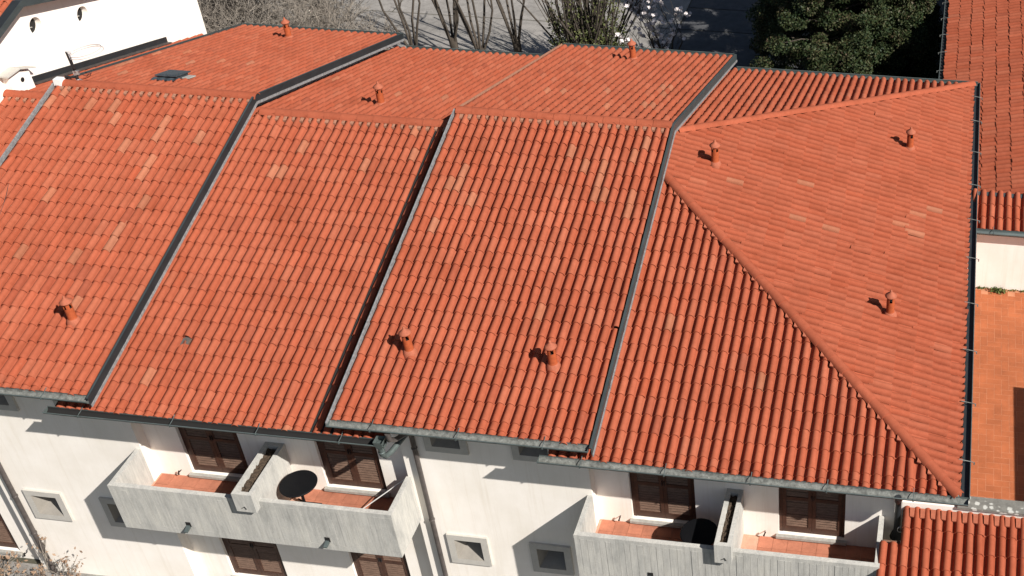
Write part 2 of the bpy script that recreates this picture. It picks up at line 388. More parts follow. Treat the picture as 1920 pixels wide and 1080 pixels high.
def wall_open(parent, x0, x1, z0, z1, y, thick, opens, mat=M_WALL, name='wall'):
    """front wall slab facing -y with real rectangular openings (x0,x1,z0,z1)"""
    xs = sorted({x0, x1, *[o[0] for o in opens], *[o[1] for o in opens]}); zs = sorted({z0, z1, *[o[2] for o in opens], *[o[3] for o in opens]})
    m = MB()
    hole = lambda a, b: any(o[0] < (a[0]+a[1])/2 < o[1] and o[2] < (b[0]+b[1])/2 < o[3] for o in opens)
    for a in zip(xs, xs[1:]):
        for b in zip(zs, zs[1:]):
            if hole(a, b): continue
            for yy in (y, y+thick): m.add([(a[0], yy, b[0]), (a[1], yy, b[0]), (a[1], yy, b[1]), (a[0], yy, b[1])], [(0, 1, 2, 3)])
    def rect(a0, a1, b0, b1):
        m.add([(a0, y, b0), (a1, y, b0), (a1, y, b1), (a0, y, b1), (a0, y+thick, b0), (a1, y+thick, b0), (a1, y+thick, b1), (a0, y+thick, b1)], [(0, 1, 5, 4), (1, 2, 6, 5), (2, 3, 7, 6), (3, 0, 4, 7)])
    rect(x0, x1, z0, z1)
    for o in opens: rect(*o)
    bm = bmesh.new(); me = m.mesh(name, False); bm.from_mesh(me); bmesh.ops.remove_doubles(bm, verts=bm.verts, dist=1e-5); bmesh.ops.recalc_face_normals(bm, faces=bm.faces); bm.to_mesh(me); bm.free()
    return obj(name, me, mat, parent)
def funnel_window(parent, xc, zc, y):
    a, b, c = .445, .295, .13; fr = MB()
    ring = lambda r, yy, dx=0, dz=0: [(xc-r+dx, yy, zc-r+dz), (xc+r+dx, yy, zc-r+dz), (xc+r+dx, yy, zc+r+dz), (xc-r+dx, yy, zc+r+dz)]
    yf = y-.055; R0, R1, R2, R3 = ring(a, y+.01), ring(a, yf), ring(b, yf), ring(c, y+.36, .0, .07)
    V = R0+R1+R2; F = [(i, (i+1) % 4, 4+(i+1) % 4, 4+i) for i in range(4)] + [(4+i, 4+(i+1) % 4, 8+(i+1) % 4, 8+i) for i in range(4)]
    w = obj('window', MB().add(V, F), M_FRAME, parent)
    obj('window_funnel', MB().add(R2+R3, [(i, (i+1) % 4, 4+(i+1) % 4, 4+i) for i in range(4)]), M_FUNN, w)
    g = MB(); g.add([(p[0], y+.358, p[2]) for p in R3], [(0, 1, 2, 3)]); obj('pane', g, M_GLASS, w)
    f = MB(); x0, x1, z0, z1 = xc-c, xc+c, zc+.07-c, zc+.07+c
    for bb in ((x0, x1, z0, z0+.03), (x0, x1, z1-.03, z1), (x0, x0+.03, z0+.03, z1-.03), (x1-.03, x1, z0+.03, z1-.03)): f.box(bb[0], bb[1], y+.33, y+.355, bb[2], bb[3])
    obj('sash', f, M_WOOD, w)
def shutter_door(parent, x0, x1, z0, z1, y):
    """pair of louvred shutters in a dark frame, set back in its opening"""
    fr = MB(); t = .07
    for bb in ((x0, x0+t, z0, z1), (x1-t, x1, z0, z1), (x0+t, x1-t, z1-t, z1)): fr.box(bb[0], bb[1], y, y+.08, bb[2], bb[3])
    f = obj('door_frame', fr, M_WOOD, parent); xm = (x0+x1)/2
    for a, b in ((x0+t+.004, xm-.003), (xm+.003, x1-t-.004)):
        L = MB(); s = .075; zm = z0+.95
        for bb in ((a, a+s, z0+.02, z1-t-.01), (b-s, b, z0+.02, z1-t-.01), (a+s, b-s, z0+.02, z0+.17), (a+s, b-s, zm, zm+.09), (a+s, b-s, z1-t-.12, z1-t-.01)): L.box(bb[0], bb[1], y-.004, y+.035, bb[2], bb[3])
        leaf = obj('shutter_leaf', L, M_WOOD, parent); sl = MB()
        for lo, hi in ((z0+.17, zm), (zm+.09, z1-t-.12)):
            k = int((hi-lo)/.068)
            for i in range(k):
                zc = lo+(i+.5)*(hi-lo)/k; tl = random.gauss(0, .002)
                sl.add([(a+s-.005, y+.004, zc-.024+tl), (b-s+.005, y+.004, zc-.024+tl), (b-s+.005, y+.022, zc+.020+tl), (a+s-.005, y+.022, zc+.020+tl),
                        (a+s-.005, y+.009, zc-.028+tl), (b-s+.005, y+.009, zc-.028+tl), (b-s+.005, y+.027, zc+.016+tl), (a+s-.005, y+.027, zc+.016+tl)],
                       [(0, 1, 2, 3), (7, 6, 5, 4), (0, 4, 5, 1), (2, 6, 7, 3)])
        obj('louvre_slats', sl, M_WOOD2, leaf, 'stuff')
        hd = MB().box(xm-.02 if b < xm else xm+.03, xm-.01 if b < xm else xm+.04, y-.03, y-.004, z0+1.0, z0+1.12); obj('handle', hd, M_MAST, leaf)
    obj('door_backing', MB().box(x0+t, x1-t, y+.055, y+.075, z0, z1-t), M_DARKIN, f)
    m = MB().box(x0-.05, x1+.05, y-.15, y+.04, z0-.07, z0-.005); obj('door_sill', m, M_SILL, parent)
def shutter_stop(parent, x, y, z):
    m = MB(); m.tube([(x, y, z), (x, y-.11, z+.01)], .010, 6); m.tube([(x-.012, y-.10, z-.035), (x, y-.11, z+.01), (x+.02, y-.10, z+.07)], [.022, .014, .018], 6); obj('shutter_stop', m, M_MAST, parent)

# ---------------------------------------------------------------- ground
def ground_material():
    m, nt, b = nodes('grey_asphalt')
    f = noise_fac(nt, .35, 5, .6); c = mixc(nt, (.275, .255, .23), ramp(nt, f, [(.3, g3(.80)), (.7, g3(1.10))]), 1.)
    f1 = noise_fac(nt, 3.5, 6, .75); c = mixc(nt, c, ramp(nt, f1, [(.3, g3(.70)), (.7, g3(1.16))]), 1.)
    f2 = noise_fac(nt, 40, 4, .7); c = mixc(nt, c, ramp(nt, f2, [(.3, g3(.8)), (.7, g3(1.1))]), 1.)
    nt.links.new(c, b.inputs['Base Color']); b.inputs['Roughness'].default_value = .95; bump(nt, b, f2, .4, .01); return m
M_GROUND = ground_material()
M_SHADED_ASPH = simple('shade_painted_asphalt', (.075, .075, .078), .9, 0, .3, 3, .3, .01)  # tree shadow over the right-hand yard, put into the asphalt colour
M_JDARK = simple('dark_earth_ground', (.075, .07, .05), .95, 0, .4)
tag(obj('ground', MB().add([(-900, -900, GZ), (900, -900, GZ), (900, 900, GZ), (-900, 900, GZ)], [(0, 1, 2, 3)]), M_JDARK), kind='structure')
def paving(x0, x1, y0, y1): return MB().box(x0, x1, y0, y1, GZ-.1, GZ+.02)
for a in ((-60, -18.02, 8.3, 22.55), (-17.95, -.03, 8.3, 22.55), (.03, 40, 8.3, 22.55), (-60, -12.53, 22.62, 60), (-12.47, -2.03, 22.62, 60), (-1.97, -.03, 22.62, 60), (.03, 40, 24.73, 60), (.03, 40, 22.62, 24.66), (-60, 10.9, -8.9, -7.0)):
    tag(obj('pavement', paving(*a), M_SHADED_ASPH if a[0] > -.5 and a[2] > 0 else M_GROUND), kind='structure')

# ---------------------------------------------------------------- the row of houses
FLOOR = -5.50; FLOOR0 = -8.87; YW, YR, YB = -7.10, -6.85, -8.15
def body(x0, x1, dz, y0=-6.45, y1=7.1, under=-.22):
    zz = lambda y: dz-abs(y)*T+under
    return MB().prism([(y0, GZ-.2), (y0, zz(y0)), (0, dz+under), (y1, zz(y1)), (y1, GZ-.2)], 'x', x0, x1)
def house_shell(label, x0, x1, rx0, rx1, dz, loc, proud, doors=(), wins=()):
    h = thing('row_house', label, 'house', loc)
    obj('rear_wall', body(x0, x1-(.33 if proud else 0), dz), M_WALL, h)
    y = YW if proud else YR; top = dz-abs(y)*T-(.62 if proud else .23)
    op = [(a, b, c, d) for a, b, c, d in doors] + [(xc-.36, xc+.36, zc-.36, zc+.36) for xc, zc in wins]
    wall_open(h, x0, x1, GZ-.1, top, y, .345, op)
    roof = obj('roof', deck(rx0, rx1, dz), M_DECK, h)
    for dd in doors: shutter_door(h, *dd, y+.07)
    for xc, zc in wins: funnel_window(h, xc, zc, y)
    return h, roof
def ridge_bits(roof, cols, dz, name='mortar_bedding'):
    """small mortar and tile closures in the pans under the ridge"""
    m = MB()
    for x in cols:
        w = .038+random.uniform(-.008, .008); xx = x+P/2; y0 = -.15-random.uniform(0, .05); z = lambda y: dz+y*T
        lift = -.035+random.uniform(-.01, .012)
        m.add([(xx-w, y0, z(y0)+lift-.05), (xx+w, y0, z(y0)+lift-.05), (xx+w, y0, z(y0)+lift), (xx-w, y0, z(y0)+lift), (xx-w, -.02, z(-.02)+lift+.01), (xx+w, -.02, z(-.02)+lift+.01)], [(0, 1, 2, 3), (3, 2, 5, 4)])
    obj(name, m, M_MORT, roof, 'stuff', fix=False)
def mirror(cols): return [-x for x in cols]

# S1: narrow lower roof at the far left
c1 = [-11.30+P*i for i in range(7)]
h1, r1 = house_shell('row house at the left edge, lower strip of roof beside the white gable wall', -13.5, -8.845, -11.38, -9.6, -H, (-10.9, -6.85, GZ), False,
                     doors=[(-10.87, -9.54, FLOOR0+.1, FLOOR0+2.4)])
t = lay(front_slope(-H), c1) + lay(back_slope(-H), mirror(c1)); emit(t, r1); ridge_bits(r1, c1, -H)
cap_row(r1, RIDGE, (-11.38, .035, -H+.050), (-9.9, .035, -H+.050), 4)
gutter(h1, -11.4, -9.75, -7.94, -H-E*T-.045, (-10.6,))
shutter_stop(h1, -9.36, YR, FLOOR0+.12)

# S2: raised roof
c2 = [-9.80+P*i for i in range(24)]
h2, r2 = house_shell('row house with raised tiled roof, left of the two raised sections, antenna on its ridge', -8.845, -4.99, -9.9, -4.86, 0, (-6.9, YW, GZ), True,
                     wins=[(-7.86, -6.64), (-6.05, -6.64), (-7.86, -3.27), (-6.05, -3.27)])
t = lay(front_slope(0), c2, pale=[(-9.63, .28), (-8.81, .6), (-8.21, .59), (-7.96, 1.04), (-9.75, .57), (-6.7, 1.06), (-6.66, 1.42), (-5.61, 1.41), (-7.36, 1.75), (-6.43, 2.22), (-6.45, 2.62), (-8.37, 3.36), (-6.01, 3.41), (-6.24, 4.14), (-6.22, 4.55), (-8.16, 4.96), (-6.88, 4.93)],
        dark=[(-5.83, 5.32), (-6.41, 3.9), (-7.13, 3.82), (-6.26, 5.89)])
t += lay(back_slope(0), mirror(c2), pale=[(9.8, 2.69), (9.8, 3.8), (9.8, 1.98), (9.16, 1.54), (8.27, 2.98), (9.28, 4.13), (7.8, 3.35), (6.93, 3.2)], dark=[(8.71, 4.7), (6.98, 3.04), (8.78, 2.61)])
emit(t, r2); ridge_bits(r2, c2, 0)
cap_row(r2, RIDGE, (-9.88, .035, .050), (-4.88, .035, .050), 13)
gutter(h2, -9.9, -4.86, -7.94, -E*T-.045, (-9.3, -7.5, -5.81))
def verge_set(h, xr, xl, dz, fascia, rear):
    v = obj('verge_fascia', verge(xr, xr+.016, dz, -.160, .012, -E-.10, E+.06), fascia, h)
    obj('verge_cap', verge(xr-.035, xr+.0, dz, .004, .018, -E-.09, E+.05), M_GREYF, v)
    obj('verge_lip', verge(xr+.012, xr+.030, dz, -.225, -.162, -E-.08, E+.05), M_LIP, v)
    w = obj('verge_strip', verge(xl-.006, xl+.026, dz, -.10, .012, -E-.10, .0), M_LIP, h)
    obj('rear_verge_strip', verge(xl+.0, xl+.016, dz, -.05, .008, .0, E+.06), rear, w)
    obj('step_wall', verge(xl+.01, xl+.04, dz, -.50, -.13, -E+.15, E-.15), M_ANTH, w)
    # lapped joints between the sheet lengths
    for k in range(1, 7):
        y = -E+k*1.28+random.uniform(-.05, .05)
        if y < -.2:
            f = lambda yy, ww: dz-abs(yy)*T+ww
            obj('lap_joint', MB().prism([(y-.035, f(y-.035, -.161)), (y-.035, f(y-.035, .014)), (y+.035, f(y+.035, .014)), (y+.035, f(y+.035, -.161))], 'x', xr+.017, xr+.020), fascia, v)
verge_set(h2, -4.875, -9.95, 0, M_ANTH, M_GREYF)
obj('roof_cable', MB().tube([front_slope(0).pt(-9.35+.09*k+.02*math.sin(k*1.3), 3.2+.27*k, .006) for k in range(19)], .0055, 4), M_PIPE, h2)
obj('ridge_end_block', MB().prism([(-.10, -.06), (.10, -.06), (.09, .09), (-.08, .10)], 'x', -9.90, -9.70), M_WHITE, r2)

# S3: lower roof and the left balcony
c3 = [-5.70+P*i for i in range(33)]
h3, r3 = house_shell('row house with lower roof between the raised sections, long concrete balcony with black table', -4.99, .87, -5.86, .98, -H, (-2.0, YR, GZ), False,
                     doors=[(-4.22, -2.86, FLOOR+.12, FLOOR+2.5), (-1.17, .17, FLOOR+.12, FLOOR+2.5), (-4.22, -2.86, FLOOR0+.12, FLOOR0+2.4), (-1.17, .17, FLOOR0+.12, FLOOR0+2.4)])
sl3 = front_slope(-H)
hid3 = lambda x, s: (x < -5.35 or x > -.30) and s < 7.55
def sp3(x, s):
    if abs(x+3.86) < P/2 and abs(s-17*EX) < .02: return {'ds': .03, 'clip': [(sl3.pt(-3.865, 6.53), (sl3.eu*.75-sl3.ex*.66).normalized())]}
    if abs(x+4.32) < P/2 and abs(s-2*EX) < .02: return {'rz': .05, 'w': .02}
    if abs(x+3.09) < P/2 and abs(s-13*EX) < .02: return {'ds': .03, 'rz': -.04}
t = lay(front_slope(-H), c3, skip=hid3, special=sp3, pale=[(-3.45, 1.06), (-3.91, 1.84), (-3.68, 1.85), (-1.75, 1.48), (-.71, 1.02), (-4.35, 7.3)], dark=[(-3.22, 2.1), (-1.56, 1.76), (-1.96, 4.49), (-2.62, 5.29), (-2.58, 6.09), (-1.45, 3.43), (-3.04, 1.16)])
t += lay(back_slope(-H), mirror([x for x in c3 if -5.2 < x < .10]), pale=[(2.63, 2.5), (1.36, 2.45)], dark=[(4.6, 3.24), (4.43, 1.37), (2.0, 2.08)])
emit(t, r3); ridge_bits(r3, [x for x in c3 if -4.8 < x < -.1], -H)
cap_row(r3, RIDGE, (-4.84, .035, -H+.050), (.0, .035, -H+.050), 12)
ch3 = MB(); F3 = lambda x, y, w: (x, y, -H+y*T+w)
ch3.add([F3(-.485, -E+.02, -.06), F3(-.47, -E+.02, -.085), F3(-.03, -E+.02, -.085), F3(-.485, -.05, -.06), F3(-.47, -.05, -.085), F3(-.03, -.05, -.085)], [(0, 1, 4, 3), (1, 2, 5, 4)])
obj('abutment_channel', ch3, M_DARKIN, r3, fix=False)  # near-black colour carries the shadow band beside the raised roof
# underlay bared by the broken tile, and a clay splinter beside it
obj('bared_underlay', MB().add([sl3.pt(-3.945, 6.26, -.098), sl3.pt(-3.79, 6.26, -.098), sl3.pt(-3.79, 6.72, -.098), sl3.pt(-3.945, 6.72, -.098)], [(0, 1, 2, 3)]), M_UNDER, r3, fix=False)
q = [sl3.pt(-3.845, 6.40, -.03), sl3.pt(-3.80, 6.43, -.012), sl3.pt(-3.79, 6.66, -.02), sl3.pt(-3.84, 6.60, -.04)]
obj('broken_tile_piece', MB().add(q+[v-sl3.n*.015 for v in q], [(0, 1, 2, 3), (7, 6, 5, 4), (0, 4, 5, 1), (1, 5, 6, 2), (2, 6, 7, 3), (3, 7, 4, 0)]), M_VCAP, r3)
gutter(h3, -5.93, 1.08, -7.94, -H-E*T-.045, (-5.18, -3.26, -1.5, .19), inside=M_DARKIN)

# S4: raised roof in the middle
c4 = [P*(i+.5) for i in range(25)]
h4, r4 = house_shell('row house with raised tiled roof in the middle, two terracotta vents near its eave', .87, 4.74, .03, 5.10, 0, (2.8, YW, GZ), True,
                     wins=[(1.865, -6.60), (3.675, -6.60), (1.865, -3.23), (3.675, -3.23)])
def sp4(x, s):
    if abs(x-5.02) < P/2 and abs(s-15*EX) < .02: return {'ds': .115, 'w': -.004}
    if abs(x-1.33) < P/2 and abs(s-10*EX) < .02: return {'rz': .05, 'w': .012}
    if abs(x-1.54) < P/2 and abs(s-10*EX) < .02: return {'ds': .035, 'rz': -.05}
t = lay(front_slope(0), c4, special=sp4, pale=[(.51, 2.19), (.71, 1.83), (.71, 2.22), (2.93, .98), (4.41, 1.03), (3.37, 1.41), (3.77, 1.38), (3.79, 1.79), (3.78, 2.18), (4.0, 2.16), (4.59, 2.18), (4.61, 2.55), (4.61, .72)], dark=[(2.53, 2.15), (4.18, 3.72), (1.37, 1.76), (3.84, 5.12), (3.83, 5.52)])
t += lay(back_slope(0), mirror(c4), pale=[(-3.96, 3.94), (-4.18, 3.94), (-4.15, 2.88), (-4.17, 1.89), (-3.97, 1.73), (-2.7, 3.0), (-3.14, 1.43), (-1.28, 2.63), (-1.65, 2.62)], dark=[(-.49, 4.69), (-1.37, 4.83)])
emit(t, r4); ridge_bits(r4, c4, 0)
cap_row(r4, RIDGE, (.05, .035, .050), (5.08, .035, .050), 13)
gutter(h4, .02, 5.10, -7.94, -E*T-.045, (.89, 2.58, 4.25))
verge_set(h4, 5.160, -.01, 0, M_GREYF, M_MORT)

# S5: hipped corner house
c5 = [4.31+P*i for i in range(37)]
h5 = thing('row_house', 'corner house with the hipped tiled roof at the right, concrete balcony below its eave', 'house', (7.8, YR, GZ))
obj('rear_wall', MB().add([(4.74, -6.5, GZ-.2), (10.95, -6.5, GZ-.2), (10.95, 7.1, GZ-.2), (4.74, 7.1, GZ-.2), (4.74, -6.5, -2.6), (10.95, -6.5, -2.6), (10.95, 7.1, -2.6), (4.74, 7.1, -2.6)], [(0, 3, 2, 1), (4, 5, 6, 7), (0, 1, 5, 4), (1, 2, 6, 5), (2, 3, 7, 6), (3, 0, 4, 7)]), M_WALL, h5)
d5 = [(5.46, 6.80, FLOOR+.12, FLOOR+2.5), (8.50, 9.84, FLOOR+.12, FLOOR+2.5)]
wall_open(h5, 4.74, 10.95, GZ-.1, -2.66, YR, .34, d5)
for dd in d5: shutter_door(h5, *dd, YR+.07)
ze = -H-E*T-.135; zi = -H-.135; xo, yo = XR-.08, E-.08
r5 = obj('roof', MB().add([(4.25, -yo, ze+.023), (xo, -yo, ze+.023), (xo, yo, ze+.023), (4.25, yo, ze+.023), (XA+.11, 0, zi), (4.25, -yo, ze-.08), (xo, -yo, ze-.08), (xo, yo, ze-.08), (4.25, yo, ze-.08)],
                          [(0, 1, 4), (1, 2, 4), (2, 3, 4), (0, 4, 3), (5, 6, 1, 0), (6, 7, 2, 1), (7, 8, 3, 2), (8, 5, 0, 3), (8, 7, 6, 5)]), M_DECK, h5)
def hipclip(slope, x, s):
    """cut tiles by the vertical planes through the two hips"""
    o = []
    for sg in (-1, 1):
        nrm = Vector((1, -sg*1.0, 0)).normalized()                      # plane x - sg*y... through the apex
        if slope is HIP: nrm = -nrm
        d = [(slope.pt(x+a, s-b) - Vector((XA, 0, 0))).dot(nrm) for a in (-.09, .12) for b in (0, .47)]
        if slope is not HIP and ((slope is F5) != (sg == -1)): continue
        if min(d) > -.02: return 'out'
        if max(d) > -.02: o.append((Vector((XA, 0, 0)) - nrm*.02, nrm))
    return o or 'in'
F5 = front_slope(-H); B5 = back_slope(-H)
t = lay(F5, c5, clip=hipclip, skip=lambda x, s: x < 4.8 and s < 7.4, pale=[(5.88, 4.88), (8.01, 6.04)])
t += lay(B5, mirror([x for x in c5 if x > 4.8]), clip=hipclip)
ch = [-7.75+P*i for i in range(76)]
def sph(x, s):
    if abs(x+1.46) < P/2 and abs(s-15*EX) < .02: return {'rz': .10, 'w': .03}
    if abs(x-4.58) < P/2 and abs(s-15*EX) < .02: return {'rz': .08, 'w': .04, 'ds': .05}
    if abs(x-.0) < P and abs(s-18*EX) < .02: return {'w': .02, 'rz': .03}
t += lay(HIP, ch, clip=hipclip, special=sph, skip=lambda y, s: XA+s*CA < 4.9, pale=[(-.4, 2.45), (.4, 4.33), (-1.03, 4.32), (-1.05, 5.04), (.61, 7.01), (.99, 7.42), (.08, 6.65), (-.09, 6.94)], jit=1.2)
emit(t, r5)
for sg in (-1, 1):
    cap_row(r5, HIPC, (XR-.02, sg*(E-.02), -H-E*T+.06), (XA+.9, sg*.9, -H-.9*T+.06), 24, 'hip_tile')
# small cut pieces of tile closing the pans along the front hip
for i in range(1, 32):
    x = 5.3+P*i+.0
    yy = -(x-XA)
    if yy < -E+.25 or random.random() < .12: continue
    s = -yy/CA; p = [F5.pt(x-.06, s+.05, .0), F5.pt(x+.02, s+.05, -.01), F5.pt(x+.0, s+.19, -.01), F5.pt(x-.075, s+.18, .0)]; q = [v-F5.n*.04 for v in p]
    obj('hip_closure', MB().add(p+q, [(0, 1, 2, 3), (0, 4, 5, 1), (1, 5, 6, 2), (2, 6, 7, 3), (3, 7, 4, 0)]), M_VCAP, r5)
gutter(h5, 4.09, XR+.14, -7.94, -H-E*T-.045, (4.92, 6.53, 8.15, 9.57, 11.15))
# side gutter along the hip face (runs along y)
def side_gutter(parent, x, y0, y1, z, ys, r=.085, sgn=1, inside=M_ANTH):
    n = 10; P0 = [(x+r*math.cos(math.pi+math.pi*k/n), z+r*math.sin(math.pi+math.pi*k/n)) for k in range(n+1)]
    P1 = [(x+(r-.006)*math.cos(math.pi+math.pi*k/n), z+(r-.006)*math.sin(math.pi+math.pi*k/n)) for k in range(n+1)]
    o = MB(); i = MB()
    o.add([(a, y, b) for y in (y0, y1) for a, b in P0], [(k, k+1, n+1+k+1, n+1+k) for k in range(n)], True)
    i.add([(a, y, b) for y in (y0, y1) for a, b in P1], [(k+1, k, n+1+k, n+1+k+1) for k in range(n)], True)
    o.tube([(x+sgn*r, y0, z), (x+sgn*r, y1, z)], .011, 8)
    for yy in (y0, y1): o.add([(a, yy, b) for a, b in P0], [tuple(range(n+1))])
    g = obj('gutter', o, M_GUT, parent, fix=False); obj('gutter_lining', i, inside, g, fix=False)
    for yy in ys:
        m = MB(); m.tube([(x-sgn*(r+.05), yy, z+.06), (x+sgn*(r+.03), yy, z+.022), (x+sgn*(r+.07), yy, z-.0)], .009, 6); m.box(x+sgn*(r+.07)-.012, x+sgn*(r+.07)+.012, yy-.012, yy+.012, z-.045, z+.01); obj('gutter_bracket', m, M_GUTIN, g)
    return g
side_gutter(h5, XR+.075, -E+.0, E+.1, -H-E*T-.045, (7.07, 5.74, 4.14, 2.57, 1.04, -.51, -2.18, -3.76, -5.35, -6.95))
# rear gutters
for hh, a, b, dz in ((h2, -9.9, -4.86, 0), (h3, -4.85, .0, -H), (h4, .02, 5.1, 0), (h5, 5.16, XR+.1, -H)):
    m = MB(); m.tube([(a, E+.10, dz-E*T-.02), (b, E+.10, dz-E*T-.02)], .012, 6); m.box(a, b, E+.01, E+.10, dz-E*T-.12, dz-E*T-.10); m.box(a, b, E+.095, E+.105, dz-E*T-.12, dz-E*T-.02); obj('rear_gutter', m, M_GUT, hh)

# ---------------------------------------------------------------- balconies (parts of the two recessed houses)
def balcony(h, x0, x1, pl, spouts, yright=YW):
    zt, zb, tk = -4.53, -5.79, .10; yi = YB+tk
    b = obj('balcony', MB().box(x0, x1, YB+.015, YW-.02, zb, FLOOR-.05), M_CONC, h)
    obj('balcony_slab', MB().box(x0+tk, x1-tk, YW-.02, YR-.005, zb, FLOOR-.05), M_CONC, b)
    obj('front_panel', MB().box(x0, x1, YB+.008, yi, FLOOR-.05, zt), M_CONC, b)
    for a, c, ye in ((x0, x0+tk, YW), (x1-tk, x1, yright)): obj('side_panel', MB().box(a, c, yi, ye-.004, FLOOR-.05, zt-.002), M_CONC, b)
    x = x0; i = 0                                                    # marks left by the formwork boards
    while x < x1-.02:
        w = min(random.uniform(.10, .15), x1-x); pr = random.choice((0, .003, .005, .008)); top = zt-.10+random.uniform(-.004, .004)
        obj('formwork_board_mark', MB().box(x+.002, x+w-.003, YB-pr, YB+.012, zb+.16, top), M_CONC, b); x += w
    obj('lower_band', MB().box(x0, x1, YB-.002, YB+.013, zb, zb+.155), M_CONC, b)
    obj('upper_band', MB().box(x0-.003, x1+.003, YB-.004, YB+.006, zt-.098, zt+.003), M_CONC, b)
    # floor tiles, two bays
    px0, px1 = pl; tl = .30; mb = MB().box(x0+tk, x1-tk, yi, YR-.006, FLOOR-.05, FLOOR-.008); obj('floor_bed', mb, M_JOINT2, b)
    tmesh = MB().box(-tl/2+.003, tl/2-.003, -tl/2+.003, tl/2-.003, -.012, 0).mesh('floor_tile'); tmesh.materials.append(M_FLOORT)
    nx = int((x1-x0-2*tk)/tl); ny = int((YR-yi)/tl)
    for i in range(nx):
        for j in range(ny):
            cx = x0+tk+.05+tl*(i+.5); cy = YR-.01-tl*(j+.5)
            if px0-.15 < cx < px1+.15: continue
            o = bpy.data.objects.new('floor_tile', tmesh); COL.objects.link(o); attach(o, b); o.location = (cx, cy, FLOOR+random.uniform(-.001, .001))
    # planter that divides the two bays
    zt2 = -4.20; yf = YB-.16; pb = -4.70
    m = MB(); w = .085
    m.box(px0, px0+w, yf, YR-.003, pb, zt2); m.box(px1-w, px1, yf, YR-.003, pb, zt2); m.box(px0+w, px1-w, yf, yf+w, pb, zt2); m.box(px0+w, px1-w, YR-.10, YR-.003, pb, zt2-.001); m.box(px0+w, px1-w, yf+w, YR-.10, pb, pb+.1)
    obj('planter', m, M_CONC, b); obj('planter_wall', MB().box(px0+.03, px1-.03, yi+.002, YR-.004, FLOOR-.01, pb-.001), M_CONC, b)
    sm = MB(); nxs, nys = 5, 30; g = [[(px0+w+(px1-px0-2*w)*i/nxs, yf+w+(YR-.10-yf-w)*j/nys, zt2-.09+random.uniform(-.035, .03)) for i in range(nxs+1)] for j in range(nys+1)]
    sm.add([p for r in g for p in r], [(j*(nxs+1)+i, j*(nxs+1)+i+1, (j+1)*(nxs+1)+i+1, (j+1)*(nxs+1)+i) for j in range(nys) for i in range(nxs)]); obj('planter_soil', sm, M_SOIL, b)
    obj('planter_hook', MB().tube([(px0+.13, yf-.004, pb+.10), (px0+.20, yf-.012, pb+.16), (px0+.23, yf-.012, pb+.09)], .008, 5), M_MAST, b)
    for sx in spouts:
        m = MB(); z0 = FLOOR-.02; y0 = YB-.03
        m.add([(sx-.05, YB-.012, z0+.12), (sx+.06, YB-.012, z0+.12), (sx+.06, YB-.012, z0-.02), (sx-.05, YB-.012, z0-.02)], [(0, 1, 2, 3)])
        obj('scupper', m, M_DARKIN, b)
        m = MB(); m.add([(sx-.045, YB-.013, z0+.02), (sx+.03, YB-.013, z0+.02), (sx+.02, YB-.13, z0-.045), (sx-.055, YB-.13, z0-.045), (sx-.045, YB-.013, z0-.05), (sx+.03, YB-.013, z0-.05), (sx+.02, YB-.13, z0-.075), (sx-.055, YB-.13, z0-.075)], [(0, 1, 2, 3), (7, 6, 5, 4), (0, 3, 7, 4), (1, 5, 6, 2), (2, 6, 7, 3)])
        obj('drain_spout', m, M_GUT, b)
    return b
balcony(h3, -5.10, .93, (-2.26, -1.84), (-3.62, -.60)); balcony(h5, 4.65, 10.62, (7.47, 7.80), (6.12, 9.2), YR)
for hh, xs in ((h3, (-4.47, -1.45)), (h5, (5.20, 8.22))):
    for x in xs: shutter_stop(hh, x, YR, FLOOR+.16)

# ---------------------------------------------------------------- downpipes
def clips(m, x, y, zs, r):
    for z in zs: m.lathe([(r+.004, -.02), (r+.012, -.015), (r+.012, .015), (r+.004, .02)], (x, y, z), 12)
m = MB(); m.tube([(-8.54, YW-.07, -3.0), (-8.54, YW-.07, GZ)], .052, 12); clips(m, -8.54, YW-.07, (-4.5, -6.4, -7.6), .052); obj('downpipe', m, M_PIPE, h2)
m = MB(); m.tube([(1.20, -7.98, -2.42), (1.20, -7.96, -2.60), (1.20, -7.75, -2.80), (1.20, -7.22, -3.10), (1.20, YW-.07, -3.28), (1.20, YW-.07, GZ)], .050, 12); clips(m, 1.20, YW-.07, (-3.6, -5.7, -7.6), .050); obj('downpipe', m, M_PIPE, h4)
m = MB(); m.tube([(.98, -7.96, -2.70), (.98, -7.96, -3.02), (1.0, -7.90, -3.12), (1.05, -7.78, -3.13), (1.17, -7.28, -3.10)], .058, 12); clips(m, .98, -7.96, (-2.95,), .058); obj('overflow_elbow', m, M_GUT, h3)
obj('gutter_hopper', MB().add([(.90, -8.06, -2.62), (1.08, -8.06, -2.62), (1.08, -7.86, -2.62), (.90, -7.86, -2.62), (.93, -8.02, -2.82), (1.04, -8.02, -2.82), (1.04, -7.90, -2.82), (.93, -7.90, -2.82)], [(0, 1, 5, 4), (1, 2, 6, 5), (2, 3, 7, 6), (3, 0, 4, 7), (4, 5, 6, 7)]), M_GUT, h3)
m = MB(); m.tube([(10.88, -7.94, -2.80), (10.88, -7.90, -2.95), (10.88, -7.30, -3.15), (10.88, YR-.11, -3.35), (10.88, YR-.11, -4.72)], .062, 12); clips(m, 10.88, YR-.11, (-3.9,), .062)
m.lathe([(.062, .0), (.066, -.10), (.13, -.27), (.135, -.30)], (10.88, YR-.11, -4.68), 10, False); obj('downpipe', m, M_ANTH, h5)
m = MB()
for k in range(3): m.tube([(10.95+.055*math.cos(a*.5), YR-.16-.01*k, -4.70+.075*math.sin(a*.5)) for a in range(14)], .006, 5)
obj('cable_loop', m, M_WHITE, h5)

